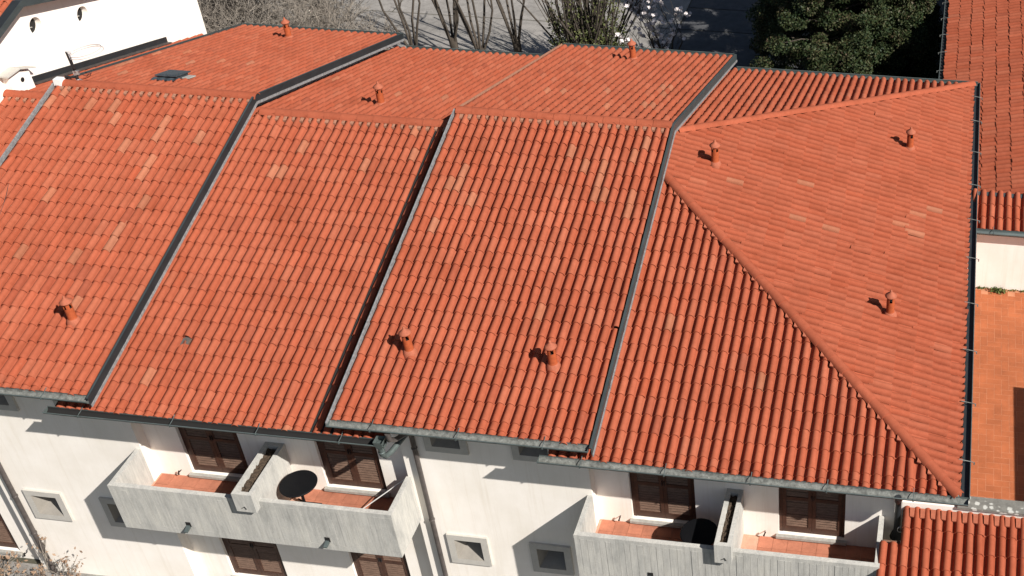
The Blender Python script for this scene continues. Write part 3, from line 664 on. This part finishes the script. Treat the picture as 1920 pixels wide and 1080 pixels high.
# ---------------------------------------------------------------- terracotta vents
def make_vent(label, loc):
    o = local_thing('terracotta_vent', label, 'roof vent', loc, 'terracotta vents on the tiled roofs'); n = 16
    m = MB(); z0, z1, z2, z3 = -.12, .30, .40, .44; r = .086
    m.lathe([(r+.012, z0), (r+.010, .02), (r+.002, .05), (r, .06), (r, z1)], (0, 0, 0), n)
    for a in range(4):
        ks = [a*4+0, a*4+1]
        for k in ks:
            A, B = 2*math.pi*k/n, 2*math.pi*(k+1)/n; R2 = r-.014
            q = [(r*math.cos(A), r*math.sin(A)), (r*math.cos(B), r*math.sin(B)), (R2*math.cos(B), R2*math.sin(B)), (R2*math.cos(A), R2*math.sin(A))]
            m.prism(q, 'z', z1, z2)
    m.lathe([(r, z2), (r, z3)], (0, 0, 0), n); m.lathe([(r-.014, z2), (r-.014, z3)], (0, 0, 0), n)
    obj('pipe', m, M_VENT, o); obj('pipe_throat', MB().lathe([(r-.018, z0), (r-.018, z1-.03), (.002, z1-.03)], (0, 0, 0), n), M_DARKIN, o)
    obj('cap', MB().lathe([(.06, .425), (.124, .43), (.126, .445), (.094, .475), (.045, .52), (.026, .545), (.024, .575), (.014, .59), (.001, .592)], (0, 0, 0), n), M_VCAP, o)
    obj('collar', MB().lathe([(.15, -.13), (.140, -.04), (.108, .02), (.094, .03)], (0, 0, 0), n), M_VCAP, o)
    return o
def on_front(x, s, dz): return (x, -s*CA, dz-s*SA)
def on_back(x, s, dz): return (x, s*CA, dz-s*SA)
V0 = None
for lb, lc, rz in (('terracotta vent pipe near the lower left of the leftmost raised roof', on_front(-6.09, 6.51, 0), .3),
                   ('terracotta vent pipe low on the middle raised roof, the left one of its pair', on_front(1.07, 6.52, 0), 1.1),
                   ('terracotta vent pipe low on the middle raised roof, the right one beside the grey verge', on_front(4.0, 6.54, 0), .9),
                   ('terracotta vent pipe on the far slope at the top left, against the grey bare bushes', on_back(-7.69, 6.86, 0), .4),
                   ('terracotta vent pipe on the far slope at the top, in front of the bare shrub', on_back(2.46, 6.93, 0), .6),
                   ('terracotta vent pipe on the lower far slope just behind the ridge, left of centre', on_back(-2.54, 1.51, -H), .2),
                   ('terracotta vent pipe on the hip face nearest the viewer, casting a shadow left', (10.379, -3.32, -2.22), .5),
                   ('terracotta vent pipe on the hip face beside the ridge end, leftmost there', (6.057, .07, -.965), 1.3),
                   ('terracotta vent pipe on the hip face near the far hip and right gutter', (10.408, 3.40, -2.226), .8)):
    if V0 is None: V0 = make_vent(lb, lc); o = V0
    else: o = copy_tree(V0); o.location = lc; o['label'] = lb
    o.rotation_euler = (random.gauss(0, .02), random.gauss(0, .02), rz)

# ---------------------------------------------------------------- aerial and roof hatch on the left raised roof
ax, ay, az = -9.39, .10, -.02
a = thing('aerial_mast', 'short black aerial mast with thin white ring standing on the left ridge', 'aerial', (ax, ay, az))
m = MB(); m.tube([(ax, ay, az-.1), (ax, ay, az+.40)], .038, 8); m.tube([(ax, ay, az+.40), (ax-.01, ay, az+.80)], [.034, .044], 8); obj('mast', m, M_MAST, a)
m = MB(); m.lathe([(.046, -.06), (.046, .06)], (ax, ay, az+.25), 10); m.box(ax+.02, ax+.10, ay-.02, ay+.03, az+.20, az+.30); obj('clamp', m, M_STEEL, a)
m = MB(); m.tube([(ax-.02, ay-.02, az+.12), (ax-.28, ay-.02, az+.13)], [.022, .030], 8); obj('side_arm', m, M_MAST, a)
obj('mortar_foot', MB().lathe([(.14, -.09), (.11, -.01), (.05, .06), (.03, .08)], (ax, ay, az), 10), M_STEEL, a)
m = MB(); m.box(ax-.02, ax+.12, ay-.03, ay+.03, az+.75, az+.83); obj('ring_holder', m, M_WHITE, a)
for rr, dz in ((.39, .0), (.37, .05)):
    m = MB(); m.tube([(ax+.10+rr+rr*math.cos(k*math.pi/16), ay+rr*math.sin(k*math.pi/16)*.9, az+.80+dz+.06*math.cos(k*math.pi/16)) for k in range(33)], .010, 5, False); obj('ring', m, M_RING, a)
m = MB(); m.tube([(ax+.05, ay+.02, az+.22), (ax+.22, ay+.06, az+.14), (ax+.34, ay+.10, az+.20), (ax+.28, ay+.2, az+.24)], .007, 5); obj('cable', m, M_MAST, a)
B0 = back_slope(0)
hx = thing('roof_hatch', 'dark grey metal roof hatch on the far slope behind the left ridge', 'roof hatch', tuple(B0.pt(7.75, 1.25)))
def bp(x, s, w): return B0.pt(-x, s, w)
def bbox(x0, x1, s0, s1, w0, w1):
    return MB().add([bp(x, s, w) for w in (w0, w1) for x, s in ((x0, s0), (x1, s0), (x1, s1), (x0, s1))], [(0, 3, 2, 1), (4, 5, 6, 7), (0, 1, 5, 4), (1, 2, 6, 5), (2, 3, 7, 6), (3, 0, 4, 7)])
obj('curb', bbox(-7.98, -7.50, 1.06, 1.56, -.06, .05), M_HATCH, hx)
obj('lid', bbox(-8.02, -7.46, 1.00, 1.62, .052, .080), M_HATCH, hx); obj('lid_pane', bbox(-7.96, -7.52, 1.07, 1.56, .081, .086), M_HATCH, hx)
n = 24; m = MB(); g = [[bp(-8.05+.62*i/n, s, -.005+(.028*math.cos(2*math.pi*(.62*i/n)/P)-.03 if j else .03)) for i in range(n+1)] for j, s in enumerate((1.0, .86))]
m.add([p for r in g for p in r], [(i, i+1, n+2+i, n+1+i) for i in range(n)], True); obj('wavy_apron', m, M_HATCH, hx)
obj('mortar_patch', bbox(-7.44, -7.26, 1.2, 1.5, -.02, .004), M_SILL, hx)

# ---------------------------------------------------------------- black tables and the white pole on the balconies
def make_table(label, loc):
    o = local_thing('round_table', label, 'table', loc, 'black round tables on the balconies')
    obj('table_top', MB().lathe([(.001, .70), (.36, .70), (.378, .707), (.382, .72), (.375, .733), (.355, .736), (.001, .736)], (0, 0, 0), 40), M_BLACK, o)
    obj('pedestal', MB().lathe([(.03, .02), (.03, .6), (.09, .70)], (0, 0, 0), 12), M_BLACK, o)
    for k in range(3):
        a = k*2*math.pi/3+.4; obj('foot', MB().tube([(0, 0, .16), (.16*math.cos(a), .16*math.sin(a), .09), (.32*math.cos(a), .32*math.sin(a), .018)], [.022, .02, .018], 8), M_BLACK, o)
    return o
t1 = make_table('black round pedestal table on the left balcony beside the planter divider', (-1.43, -7.38, FLOOR+.002))
t2 = copy_tree(t1); t2.location = (7.02, -7.57, FLOOR+.002); t2['label'] = 'black round table in the shade on the right balcony, left of its planter'; t2.rotation_euler.z = .7
p = thing('white_pole', 'thin white pole leaning across the corner of the left balcony', 'pole', (-.25, -7.30, FLOOR))
obj('shaft', MB().tube([(-.32, -7.40, FLOOR+.012), (.80, -7.05, FLOOR+.86)], .012, 8), M_WHITE, p); obj('pole_tip', MB().tube([(-.33, -7.403, FLOOR+.005), (-.29, -7.39, FLOOR+.035)], .017, 8), M_WHITE, p)

# ---------------------------------------------------------------- annex at the right: lower roof, parapet and tiled terrace
an = thing('terrace_annex', 'annex at the right with orange tiled terrace, lichen ledge and low tiled roof', 'building', (13, -6.85, GZ))
TZ = -4.9
obj('wall', MB().box(10.955, 19, YR, YR+.25, GZ-.1, -4.09), M_WALL, an)
obj('parapet_ledge', MB().box(12.02, 19, YR-.05, YR+.27, -4.088, -4.03), M_LEDGE, an)
obj('annex_body', MB().box(10.96, 19, YR+.25, 1.28, GZ-.1, TZ-.03), M_WALL, an)
fl = obj('terrace_floor', MB().box(10.97, 19, YR+.252, 1.28, TZ-.029, TZ-.0025), M_JOINT, an)
aa = .165
th = MB().box(.005, 2*aa-.005, .005, aa-.005, -.004, 0).mesh('terrace_tile'); th.materials.append(M_TERR)
tv = MB().box(.005, aa-.005, .005, 2*aa-.005, -.004, 0).mesh('terrace_tile'); tv.materials.append(M_TERR)
rest = MB(); nt_ = 0
for r in range(0, 49):
    for c in range(0, 47):
        x, y = 10.98+c*aa, YR+.28+r*aa; k = (c-r) % 4
        if y > 1.10: continue
        if k == 0: me, (w, d) = th, (2*aa, aa)
        elif k == 2 and r > 0: me, (w, d), y = tv, (aa, 2*aa), y-aa
        else: continue
        if 12.0 < x < 13.6 and y > -6.0:
            if nt_ < 300:
                o = bpy.data.objects.new('terrace_tile', me); COL.objects.link(o); attach(o, fl); o.location = (x, y, TZ+random.uniform(-.0015, .001)); nt_ += 1; continue
        rest.box(x+.005, x+w-.005, y+.005, y+d-.005, TZ-.004, TZ)
obj('terrace_tile_field', rest, M_TERR, fl, 'stuff')
R3 = Slope((0, -6.92, -4.17), (1, 0, 0), (0, -CA, -SA))
obj('lower_roof_deck', MB().prism([(-6.86, -4.30), (-9.9, -4.30-3.04*T), (-9.9, -4.40-3.04*T), (-6.86, -4.42)], 'x', 10.975, 19), M_DECK, an)
lr = an.children[-1]
obj('lower_roof_deck_side', MB().prism([(-7.50, -4.30-.64*T), (-9.9, -4.30-3.04*T), (-9.9, -4.40-3.04*T), (-7.50, -4.42-.64*T)], 'x', 10.64, 10.97), M_DECK, lr)
cr = [11.055-.41+P*i for i in range(40)]
emit(lay(R3, cr, [EX*k for k in range(1, 8)], skip=lambda x, s: x < 10.95 and s < 1.0), lr)
for i, x in enumerate(cr[2:]):
    p4 = [R3.pt(x+P/2-.048, -.02, .0), R3.pt(x+P/2+.048, -.02, .0), R3.pt(x+P/2+.042, .17, -.015), R3.pt(x+P/2-.042, .165+random.uniform(-.01, .02), -.015)]; q4 = [v-R3.n*.04 for v in p4]
    obj('closure_tile', MB().add(p4+q4, [(0, 1, 2, 3), (0, 4, 5, 1), (1, 5, 6, 2), (2, 6, 7, 3), (3, 7, 4, 0)]), M_VCAP, lr)
# weeds at the foot of the back wall
def leaf_mesh(name, pts, size, nrm=None, up=.3, aspect=.5):
    """pts: n x 3 leaf centres; each leaf a small bent quad with its own direction"""
    n = len(pts); pts = np.asarray(pts); d = rng.normal(size=(n, 3)); d[:, 2] += up; d /= np.linalg.norm(d, axis=1)[:, None]
    e = np.cross(d, rng.normal(size=(n, 3))); e /= np.linalg.norm(e, axis=1)[:, None]+1e-9
    sz = (size*rng.uniform(.6, 1.35, n))[:, None]
    v = np.stack([pts-d*sz*.5, pts+e*sz*aspect*.5, pts+d*sz*.5, pts-e*sz*aspect*.5], 1).reshape(-1, 3)
    me = bpy.data.meshes.new(name); me.vertices.add(4*n); me.vertices.foreach_set('co', v.ravel()); me.loops.add(4*n); me.polygons.add(n)
    me.polygons.foreach_set('loop_start', np.arange(0, 4*n, 4)); me.loops.foreach_set('vertex_index', np.arange(4*n)); me.update(calc_edges=True); return me
def leaf_material(name, stops, trans=.25, scale=1.3):
    m, nt, b = nodes(name); f = noise_fac(nt, scale, 4, .7); f2 = N(nt, 'ShaderNodeNewGeometry').outputs['Random Per Island']
    a = N(nt, 'ShaderNodeMath', operation='MULTIPLY_ADD'); nt.links.new(f2, a.inputs[0]); a.inputs[1].default_value = .35
    nt.links.new(f, a.inputs[2]); c = ramp(nt, a.outputs[0], stops); nt.links.new(c, b.inputs['Base Color']); b.inputs['Roughness'].default_value = .6
    b.inputs['Specular IOR Level'].default_value = .25; return m
M_WEED = leaf_material('weed_green', [(.3, (.06, .08, .02)), (.8, (.13, .16, .05))])
wd = thing('weed_tuft', 'small green weeds at the foot of the wall behind the terrace', 'weeds', (12.9, 1.1, TZ))
pts = [(12.9+rng.normal()*.10, 1.10-abs(rng.normal())*.05+.08, TZ+abs(rng.normal())*.07) for _ in range(160)] + [(12.3+rng.random()*1.6, 1.25-rng.random()*.05, TZ+.02+rng.random()*.03) for _ in range(140)]
obj('leaves', leaf_mesh('weed_leaves', pts, .07), M_WEED, wd); obj('stems', MB().tube([(12.9, 1.12, TZ), (12.92, 1.08, TZ+.12)], .004, 4).tube([(12.86, 1.12, TZ), (12.83, 1.07, TZ+.10)], .004, 4), M_WEED, wd)

# stair shed behind the terrace: white wall, gutter and a strip of tiles
sh = thing('stair_shed', 'cream wall behind the terrace with grey gutter and strip of dark red tiles', 'building', (13, 1.25, TZ))
obj('wall', MB().box(10.96, 19, 1.28, 2.30, TZ-4.1, -3.17), M_WALL, sh)
R2 = Slope((0, 2.35, -2.70), (1, 0, 0), (0, -CA, -SA))
sr = obj('roof', MB().prism([(1.26, -3.15), (2.33, -2.835), (2.33, -2.93), (1.26, -3.24)], 'x', 12.02, 19), M_DECK, sh)
emit(lay(R2, [12.12+P*i for i in range(32)], [.40, .80, 1.20]), sr)
gutter(sh, 12.0, 19, 1.12, -3.075, (12.6, 14.2), inside=M_GUT)
obj('ridge_flashing', MB().prism([(2.31, -2.82), (2.42, -2.78), (2.42, -2.86), (2.31, -2.90)], 'x', 12.02, 19), M_GREYF, sh)

# long lower roof at the upper right, falling to the left
R1 = Slope((17.5, 0, -3.35+T*(17.5-11.12)), (0, -1, 0), (-CA, 0, -SA))
sb = thing('side_building', 'long low building at the upper right, red tiled roof falling left to a thin gutter', 'building', (14, 12, GZ))
obj('wall', MB().box(11.5, 19, 2.6, 34, GZ-.1, -3.6), M_WALL, sb)
L1 = (17.5-11.12)/CA
rr = obj('roof', MB().prism([(11.2, -3.45), (17.6, -3.45+6.4*T), (17.6, -3.55+6.4*T), (11.2, -3.55)], 'y', 2.54, 34), M_DECK, sb)
tl = lay(R1, [-(2.66+P*i) for i in range(118)], [L1-EX*k for k in range(11, 0, -1)]+[L1], skip=lambda x, s: False, jit=2.4)
emit(tl, rr, 120)
side_gutter(sb, 11.06, 8.3, 34, -3.42, [8.6+1.2*k for k in range(20)], .07, -1)
# unseen canopy, added right of the picture to shade the terrace floor
cp = thing('shadow_canopy', 'added flat canopy on posts, unseen right of the terrace, there for its shadow', 'canopy', (16, -5.5, TZ))
cx0, cyb = 13.28+SUN.x/SUN.z*2.4, -2.35+SUN.y/SUN.z*2.4
obj('shadow_canopy_roof', MB().box(cx0, cx0+3, -9.0, cyb, TZ+2.4, TZ+2.46), M_WOOD, cp)
for x, y in ((cx0+.25, cyb-.1), (cx0+2.9, cyb-.1), (cx0+.25, -6.5), (cx0+2.9, -6.5)): obj('post', MB().box(x-.05, x+.05, y-.05, y+.05, TZ, TZ+2.4), M_WOOD, cp)

# ---------------------------------------------------------------- white gabled neighbour at the upper left
nb = thing('neighbour_house', 'white gable wall with round openings and dark roof verge at the upper left', 'house', (-12, 2, GZ))
NX = -11.40; yr_, zr_ = 1.13, 1.33; y0, y1 = -6.6, 8.28
zs_ = lambda y: zr_ - abs(y-yr_)*.300
def circ(y, z, r, n=28): return [(y+r*math.cos(2*math.pi*k/n), z+r*math.sin(2*math.pi*k/n)) for k in range(n)]
HOLES = [(.02, .46), (1.75, .52), (3.45, .02), (5.15, -.50)][:3]
bm = bmesh.new(); outer = [(y0, GZ-.1), (y1, GZ-.1), (y1, zs_(y1)), (yr_, zr_), (y0, zs_(y0))]; edges = []
for loop in [outer]+[circ(a, b, .215) for a, b in HOLES]:
    vs = [bm.verts.new((NX, a, b)) for a, b in loop]; edges += [bm.edges.new((vs[i], vs[(i+1) % len(vs)])) for i in range(len(vs))]
bmesh.ops.triangle_fill(bm, use_beauty=True, use_dissolve=False, edges=edges); me = bpy.data.meshes.new('gable_wall')
for f in bm.faces:
    f.normal_update()
    if f.normal.x < 0: f.normal_flip()
bm.to_mesh(me); bm.free(); obj('wall', me, M_WALL, nb)
obj('wall_body', MB().prism([(y0, GZ-.1), (y1, GZ-.1), (y1, zs_(y1)), (yr_, zr_), (y0, zs_(y0))], 'x', -20, NX-.45), M_WALL, nb)
obj('wall_end', MB().box(NX-.45, NX-.003, y1-.30, y1, GZ-.1, zs_(y1)), M_WALL, nb)
for a, b in HOLES:
    C0 = circ(a, b, .215); n = len(C0)
    o = obj('round_opening', MB().add([(NX, *q) for q in C0]+[(NX-.17, *q) for q in C0], [(k, (k+1) % n, n+(k+1) % n, n+k) for k in range(n)], True), M_WALL, nb)
    obj('opening_back', MB().add([(NX-.165, *q) for q in circ(a, b, .214)], [tuple(range(n))]), M_DARKIN, o); obj('opening_bar', MB().tube([(NX-.12, a-.21, b+.02), (NX-.12, a+.0, b-.05)], .014, 6), M_SILL, o)
zv = lambda y, w: zr_+.02 - abs(y-yr_)*.300 + w
def nv(x0, x1, w0, w1, ya=-7.2, yb=9.0): return MB().prism([(ya, zv(ya, w0)), (ya, zv(ya, w1)), (yr_, zr_+.02+w1), (yb, zv(yb, w1)), (yb, zv(yb, w0)), (yr_, zr_+.02+w0)], 'x', x0, x1)
rn = obj('roof', nv(-20, NX+.36, .0, .08), M_FRAME, nb); vf = obj('verge_flashing', nv(NX+.18, NX+.40, .082, .15), M_ANTH, nb)
obj('verge_fascia', nv(NX+.402, NX+.412, -.01, .152), M_GREYF, nb)
NF = Slope((0, yr_, zr_+.20), (1, 0, 0), (0, -math.cos(.2915), -math.sin(.2915))); NBk = Slope((0, yr_, zr_+.20), (-1, 0, 0), (0, math.cos(.2915), -math.sin(.2915)))
emit(lay(NF, [-13.2+P*i for i in range(10)], [EX*k for k in range(1, 12)])+lay(NBk, [13.2-P*i for i in range(10)], [EX*k for k in range(1, 19)]), rn)
obj('base_flashing', MB().prism([(.9, -H-.9*T+.02), (.9, -H-.9*T+.19), (6.35, -H-6.35*T+.19), (6.35, -H-6.35*T+.02)], 'x', NX+.002, NX+.03), M_ANTH, nb)
obj('base_apron', MB().prism([(.9, -H-.9*T-.0), (.9, -H-.9*T+.035), (6.35, -H-6.35*T+.035), (6.35, -H-6.35*T-.0)], 'x', NX+.032, NX+.15), M_PIPE, nb)
st = thing('chimney_block', 'small white rendered block with metal cap and round vent on the left ridge', 'chimney', (-11.5, .4, -.6))
obj('block', MB().prism([(.08, -1.0), (.80, -1.0), (.78, -.20), (.45, -.05), (.08, -.05)], 'x', -12.3, -11.21), M_WALL, st)
obj('cap', MB().prism([(-.05, .02), (.42, .02), (.92, -.20), (.92, -.165), (.42, .06), (-.05, .06)], 'x', -12.4, -11.10), M_FRAME, st)
obj('round_vent', MB().tube([(-11.215, .48, -.30), (-11.200, .48, -.30)], .06, 16), M_DARKIN, st)

# ---------------------------------------------------------------- vegetation
M_BARK = simple('grey_brown_bark', (.075, .060, .046), .9, 0, .4, 9, .5, .01, (1, 1, .3))
M_TWIG = simple('pale_twigs', (.30, .26, .215), .9, 0, .35, 9, 0)
M_DTWIG = simple('dark_twigs', (.10, .083, .068), .9, 0, .35, 9, 0)
M_EVER = leaf_material('evergreen_leaf', [(.25, (.009, .018, .008)), (.55, (.024, .041, .014)), (.78, (.050, .058, .021)), (1.0, (.085, .050, .033))])
M_BUSHL = leaf_material('olive_bush_leaf', [(.3, (.035, .048, .015)), (.8, (.105, .115, .038))])
M_DRY = leaf_material('dry_brown_leaf', [(.3, (.14, .075, .045)), (.8, (.30, .20, .13))])
M_PETAL = simple('magnolia_petal', (.84, .77, .75), .6, 0, .15)
def branch(m, p, d, ln, r, depth, spread=.6, upb=.25, n=5, kids=(2, 3), shrink=.68, tips=None):
    pts = [p]; rs = [r]; q = Vector(p); dd = Vector(d).normalized(); seg = 3 if depth > 1 else 2
    for i in range(seg):
        dd = (dd + Vector((random.gauss(0, .13), random.gauss(0, .13), random.gauss(0, .08)+upb*.1))).normalized(); q = q+dd*ln/seg; pts.append(q); rs.append(r*(1-.32*(i+1)/seg))
    m.tube(pts, rs, n, False)
    if depth == 0:
        if tips is not None: tips.append(q)
        return
    for k in range(random.randint(*kids)):
        i = random.choice((1, seg-1, seg, seg)); nd = (dd+Vector((random.gauss(0, spread), random.gauss(0, spread), random.gauss(0, spread*.6)+upb))).normalized()
        branch(m, pts[i], nd, ln*shrink*random.uniform(.7, 1.2), max(.009, rs[i]*.60), depth-1, spread, upb, max(3, n-1), kids, shrink, tips)
def twig_shrub(label, x, y, h, w, mat, stems=17, depth=3, group='bare twiggy shrubs behind the far roof'):
    o = local_thing('bare_shrub', label, 'shrub', (x, y, GZ), group); m = MB()
    for k in range(stems):
        a = random.uniform(0, 2*math.pi); rr = random.uniform(.2, 1)*w
        branch(m, (rr*.35*math.cos(a), rr*.35*math.sin(a), 0), (math.cos(a)*rr/h, math.sin(a)*rr/h, 1), h*random.uniform(.36, .5), .030, depth, .75, .12, 4, (4, 5), .66)
    obj('branches', m, mat, o, fix=False); obj('root_stump', MB().lathe([(.3, -.05), (.2, .12), (.001, .18)], (0, 0, 0), 8), M_BARK, o); return o
B1 = twig_shrub('bare grey shrub right beside the white gable wall', -19.6, 16.2, 3.3, 2.0, M_TWIG); B2 = twig_shrub('bare dark shrub at the top edge near the white gable corner', -18.6, 19.6, 3.4, 2.0, M_DTWIG)
for src, x, y, sc, lb in ((B1, -17.4, 16.6, 1.05, 'bare grey shrub behind the roof, second from the white gable wall'), (B1, -15.4, 16.2, 1.0, 'bare grey shrub just left of the upper left vent'), (B1, -13.4, 17.0, 1.05, 'bare grey shrub just right of the upper left vent'),
                          (B2, -16.6, 19.2, 1.1, 'bare dark shrub at the top edge above the upper left vent'), (B1, -14.4, 19.6, .95, 'bare grey shrub at the top edge, right end of the back row'), (B2, -20.6, 18.3, 1.1, 'bare dark shrub partly hidden by the white gable corner'), (B1, -11.3, 17.2, .72, 'low sparse bare bush at the right end of the shrub row')):
    o = copy_tree(src); o.location = (x, y, GZ); o.rotation_euler.z = random.uniform(0, 6.28); o.scale = (sc, sc, sc*random.uniform(.95, 1.08)); o['label'] = lb
def pollard(label, x, y, stems, hgt, mat=M_BARK, spread=.9):
    o = thing('pollarded_tree', label, 'tree', (x, y, GZ), 'bare pollarded trees behind the roofs'); m = MB(); b = MB()
    m.tube([(x, y, GZ-.1), (x+.03, y, GZ+.7), (x, y, GZ+1.3)], [.19, .15, .17], 9)
    for k in range(stems):
        a = 2*math.pi*k/stems+random.uniform(-.3, .3); s = random.uniform(.25, 1)*spread
        p0 = Vector((x+.1*math.cos(a), y+.1*math.sin(a), GZ+1.1)); tip = p0+Vector((math.cos(a)*s*1.3, math.sin(a)*s*1.3, hgt*random.uniform(.6, 1.05))); mid = p0.lerp(tip, .45)+Vector((math.cos(a)*.3, math.sin(a)*.3, random.uniform(-.2, .2)))
        b.tube([p0, p0.lerp(mid, .5)+Vector((random.gauss(0, .05), 0, 0)), mid, mid.lerp(tip, .5)+Vector((random.gauss(0, .08), random.gauss(0, .08), 0)), tip], [.05, .044, .038, .034, .028], 7)
        for j in range(random.randint(2, 5)):
            q = mid.lerp(tip, random.random()); dv = Vector((random.gauss(0, .5), random.gauss(0, .5), .8)); b.tube([q, q+dv*.35, q+dv*random.uniform(.6, .9)+Vector((0, 0, .2))], [.03, .022, .014], 5)
    obj('trunk', m, mat, o); obj('limbs', b, mat, o, fix=False)
for x, y, st, hg, sp, lb in ((-9.2, 17.2, 5, 5.6, .9, 'bare pollarded tree with few bent limbs, leftmost of the row at the top'), (-8.0, 18.2, 7, 6.6, 1.0, 'bare pollarded tree with upright limbs, second from the left at the top'),
                             (-6.6, 17.4, 6, 6.2, .8, 'bare pollarded tree with upright limbs, third from the left at the top'), (-5.5, 18.4, 6, 6.8, .9, 'bare pollarded tree with upright limbs, nearest the dense leafy shrub')):
    pollard(lb, x, y, st, hg, M_BARK, sp)
o = thing('leafy_shrub', 'tall shrub with dense upright grey stems and green leaves at its foot', 'shrub', (-2.3, 17.6, GZ)); m = MB()
for k in range(60):
    a = random.uniform(0, 2*math.pi); rr = random.uniform(.05, 1.0); p0 = (-2.3+rr*.5*math.cos(a), 17.6+rr*.5*math.sin(a), GZ)
    branch(m, p0, (math.cos(a)*rr*.33, math.sin(a)*rr*.33, 1), random.uniform(3.0, 4.6), random.choice((.03, .045, .07)), 1, .30, .55, 5, (2, 3), .5)
obj('stems', m, M_BARK, o, fix=False)
pts = []
for k in range(8000):
    a = random.uniform(0, 2*math.pi); rr = 1.5*math.sqrt(random.random()); z = abs(random.gauss(0, 1.8)); pts.append((-2.3+rr*math.cos(a), 17.6+rr*math.sin(a), GZ+.3+z))
obj('leaves', leaf_mesh('shrub_leaves', pts, .11), M_BUSHL, o)
o = thing('magnolia', 'magnolia with pale pink blossoms on thin bare branches beside the shaded yard', 'tree', (.35, 18.8, GZ)); m = MB(); tips = []
for k in range(11):
    a = random.uniform(0, 2*math.pi); branch(m, (.35, 18.8, GZ), (math.cos(a)*.45, math.sin(a)*.45, 1), random.uniform(1.4, 2.0), .04, 3, .55, .30, 5, (2, 3), .66, tips)
obj('branches', m, M_BARK, o, fix=False); fl = []
for tp in tips:
    if random.random() < .8:
        for k in range(7):
            d = Vector((random.gauss(0, 1), random.gauss(0, 1), random.gauss(.6, .6))).normalized()*.05; fl.append(tuple(tp+d))
obj('blossoms', leaf_mesh('blossoms', fl, .14, up=.8, aspect=.8), M_PETAL, o)
def evergreen(label, x, y, h, rad, nclump, seed):
    random.seed(seed); o = thing('evergreen_tree', label, 'tree', (x, y, GZ), 'dense evergreen trees behind the hipped roof')
    obj('trunk', MB().tube([(x, y, GZ-.1), (x+.05, y, GZ+h*.5), (x, y, GZ+h*.92)], [.24, .15, .03], 8), M_BARK, o)
    pts = []; lm = MB()
    for k in range(nclump):
        u = random.random()**.9; z = h*(.05+.93*u); prof = rad*(1-(u**1.9))**.6*(.85+.15*math.sin(5*u+x)); a = random.uniform(0, 2*math.pi)
        rr = prof*(random.uniform(.78, 1.08) if k % 4 else random.uniform(.1, .75)); c = np.array((x+rr*math.cos(a), y+rr*math.sin(a), GZ+z)); s = random.uniform(.26, .52)*(1.1-.4*u)
        n = int(520*s/.4); v = rng.normal(size=(n, 3)); v /= np.linalg.norm(v, axis=1)[:, None]; v *= (rng.random((n, 1))**.4)*s; v[:, 2] *= .8; pts.append(c+v)
        if k % 3 == 0: lm.tube([(x, y, GZ+z*.85), (x+rr*.5*math.cos(a), y+rr*.5*math.sin(a), GZ+z*.95), tuple(c)], [.035, .022, .01], 4, False)
    obj('limbs', lm, M_BARK, o, fix=False); obj('crown', leaf_mesh('evergreen_leaves', np.concatenate(pts), .085, up=.25, aspect=.6), M_EVER, o)
evergreen('tall dense evergreen tree, the large left one at the top right', 7.0, 14.4, 11.5, 2.6, 640, 3)
evergreen('dense evergreen tree with brownish tips, right of the large one', 9.4, 15.6, 10.2, 2.0, 380, 5)
evergreen('evergreen tree at the top edge close to the red side roof', 9.9, 20.5, 12.0, 2.4, 260, 8)
evergreen('evergreen tree standing behind the large left one', 6.6, 20.6, 12.0, 2.6, 280, 13)
# dry shrubs at the foot of the left facade
for x, y, lb in ((-9.2, -8.1, 'dry brown bush at the bottom left corner by the downpipe'), (-7.9, -7.9, 'dry thin bush at the bottom left, right of the downpipe')):
    o = thing('dry_bush', lb, 'bush', (x, y, GZ), 'dry bushes under the left facade'); m = MB(); tips = []
    for k in range(12):
        a = random.uniform(0, 2*math.pi); branch(m, (x, y, GZ), (math.cos(a)*.6, math.sin(a)*.5, 1), random.uniform(.5, .85), .012, 2, .6, .3, 4, (2, 4), .7, tips)
    obj('twigs', m, M_TWIG, o, fix=False); obj('leaves', leaf_mesh('dry_leaves', [tuple(np.array(tp)+rng.normal(size=3)*.05) for tp in tips for _ in range(4)], .085), M_DRY, o)
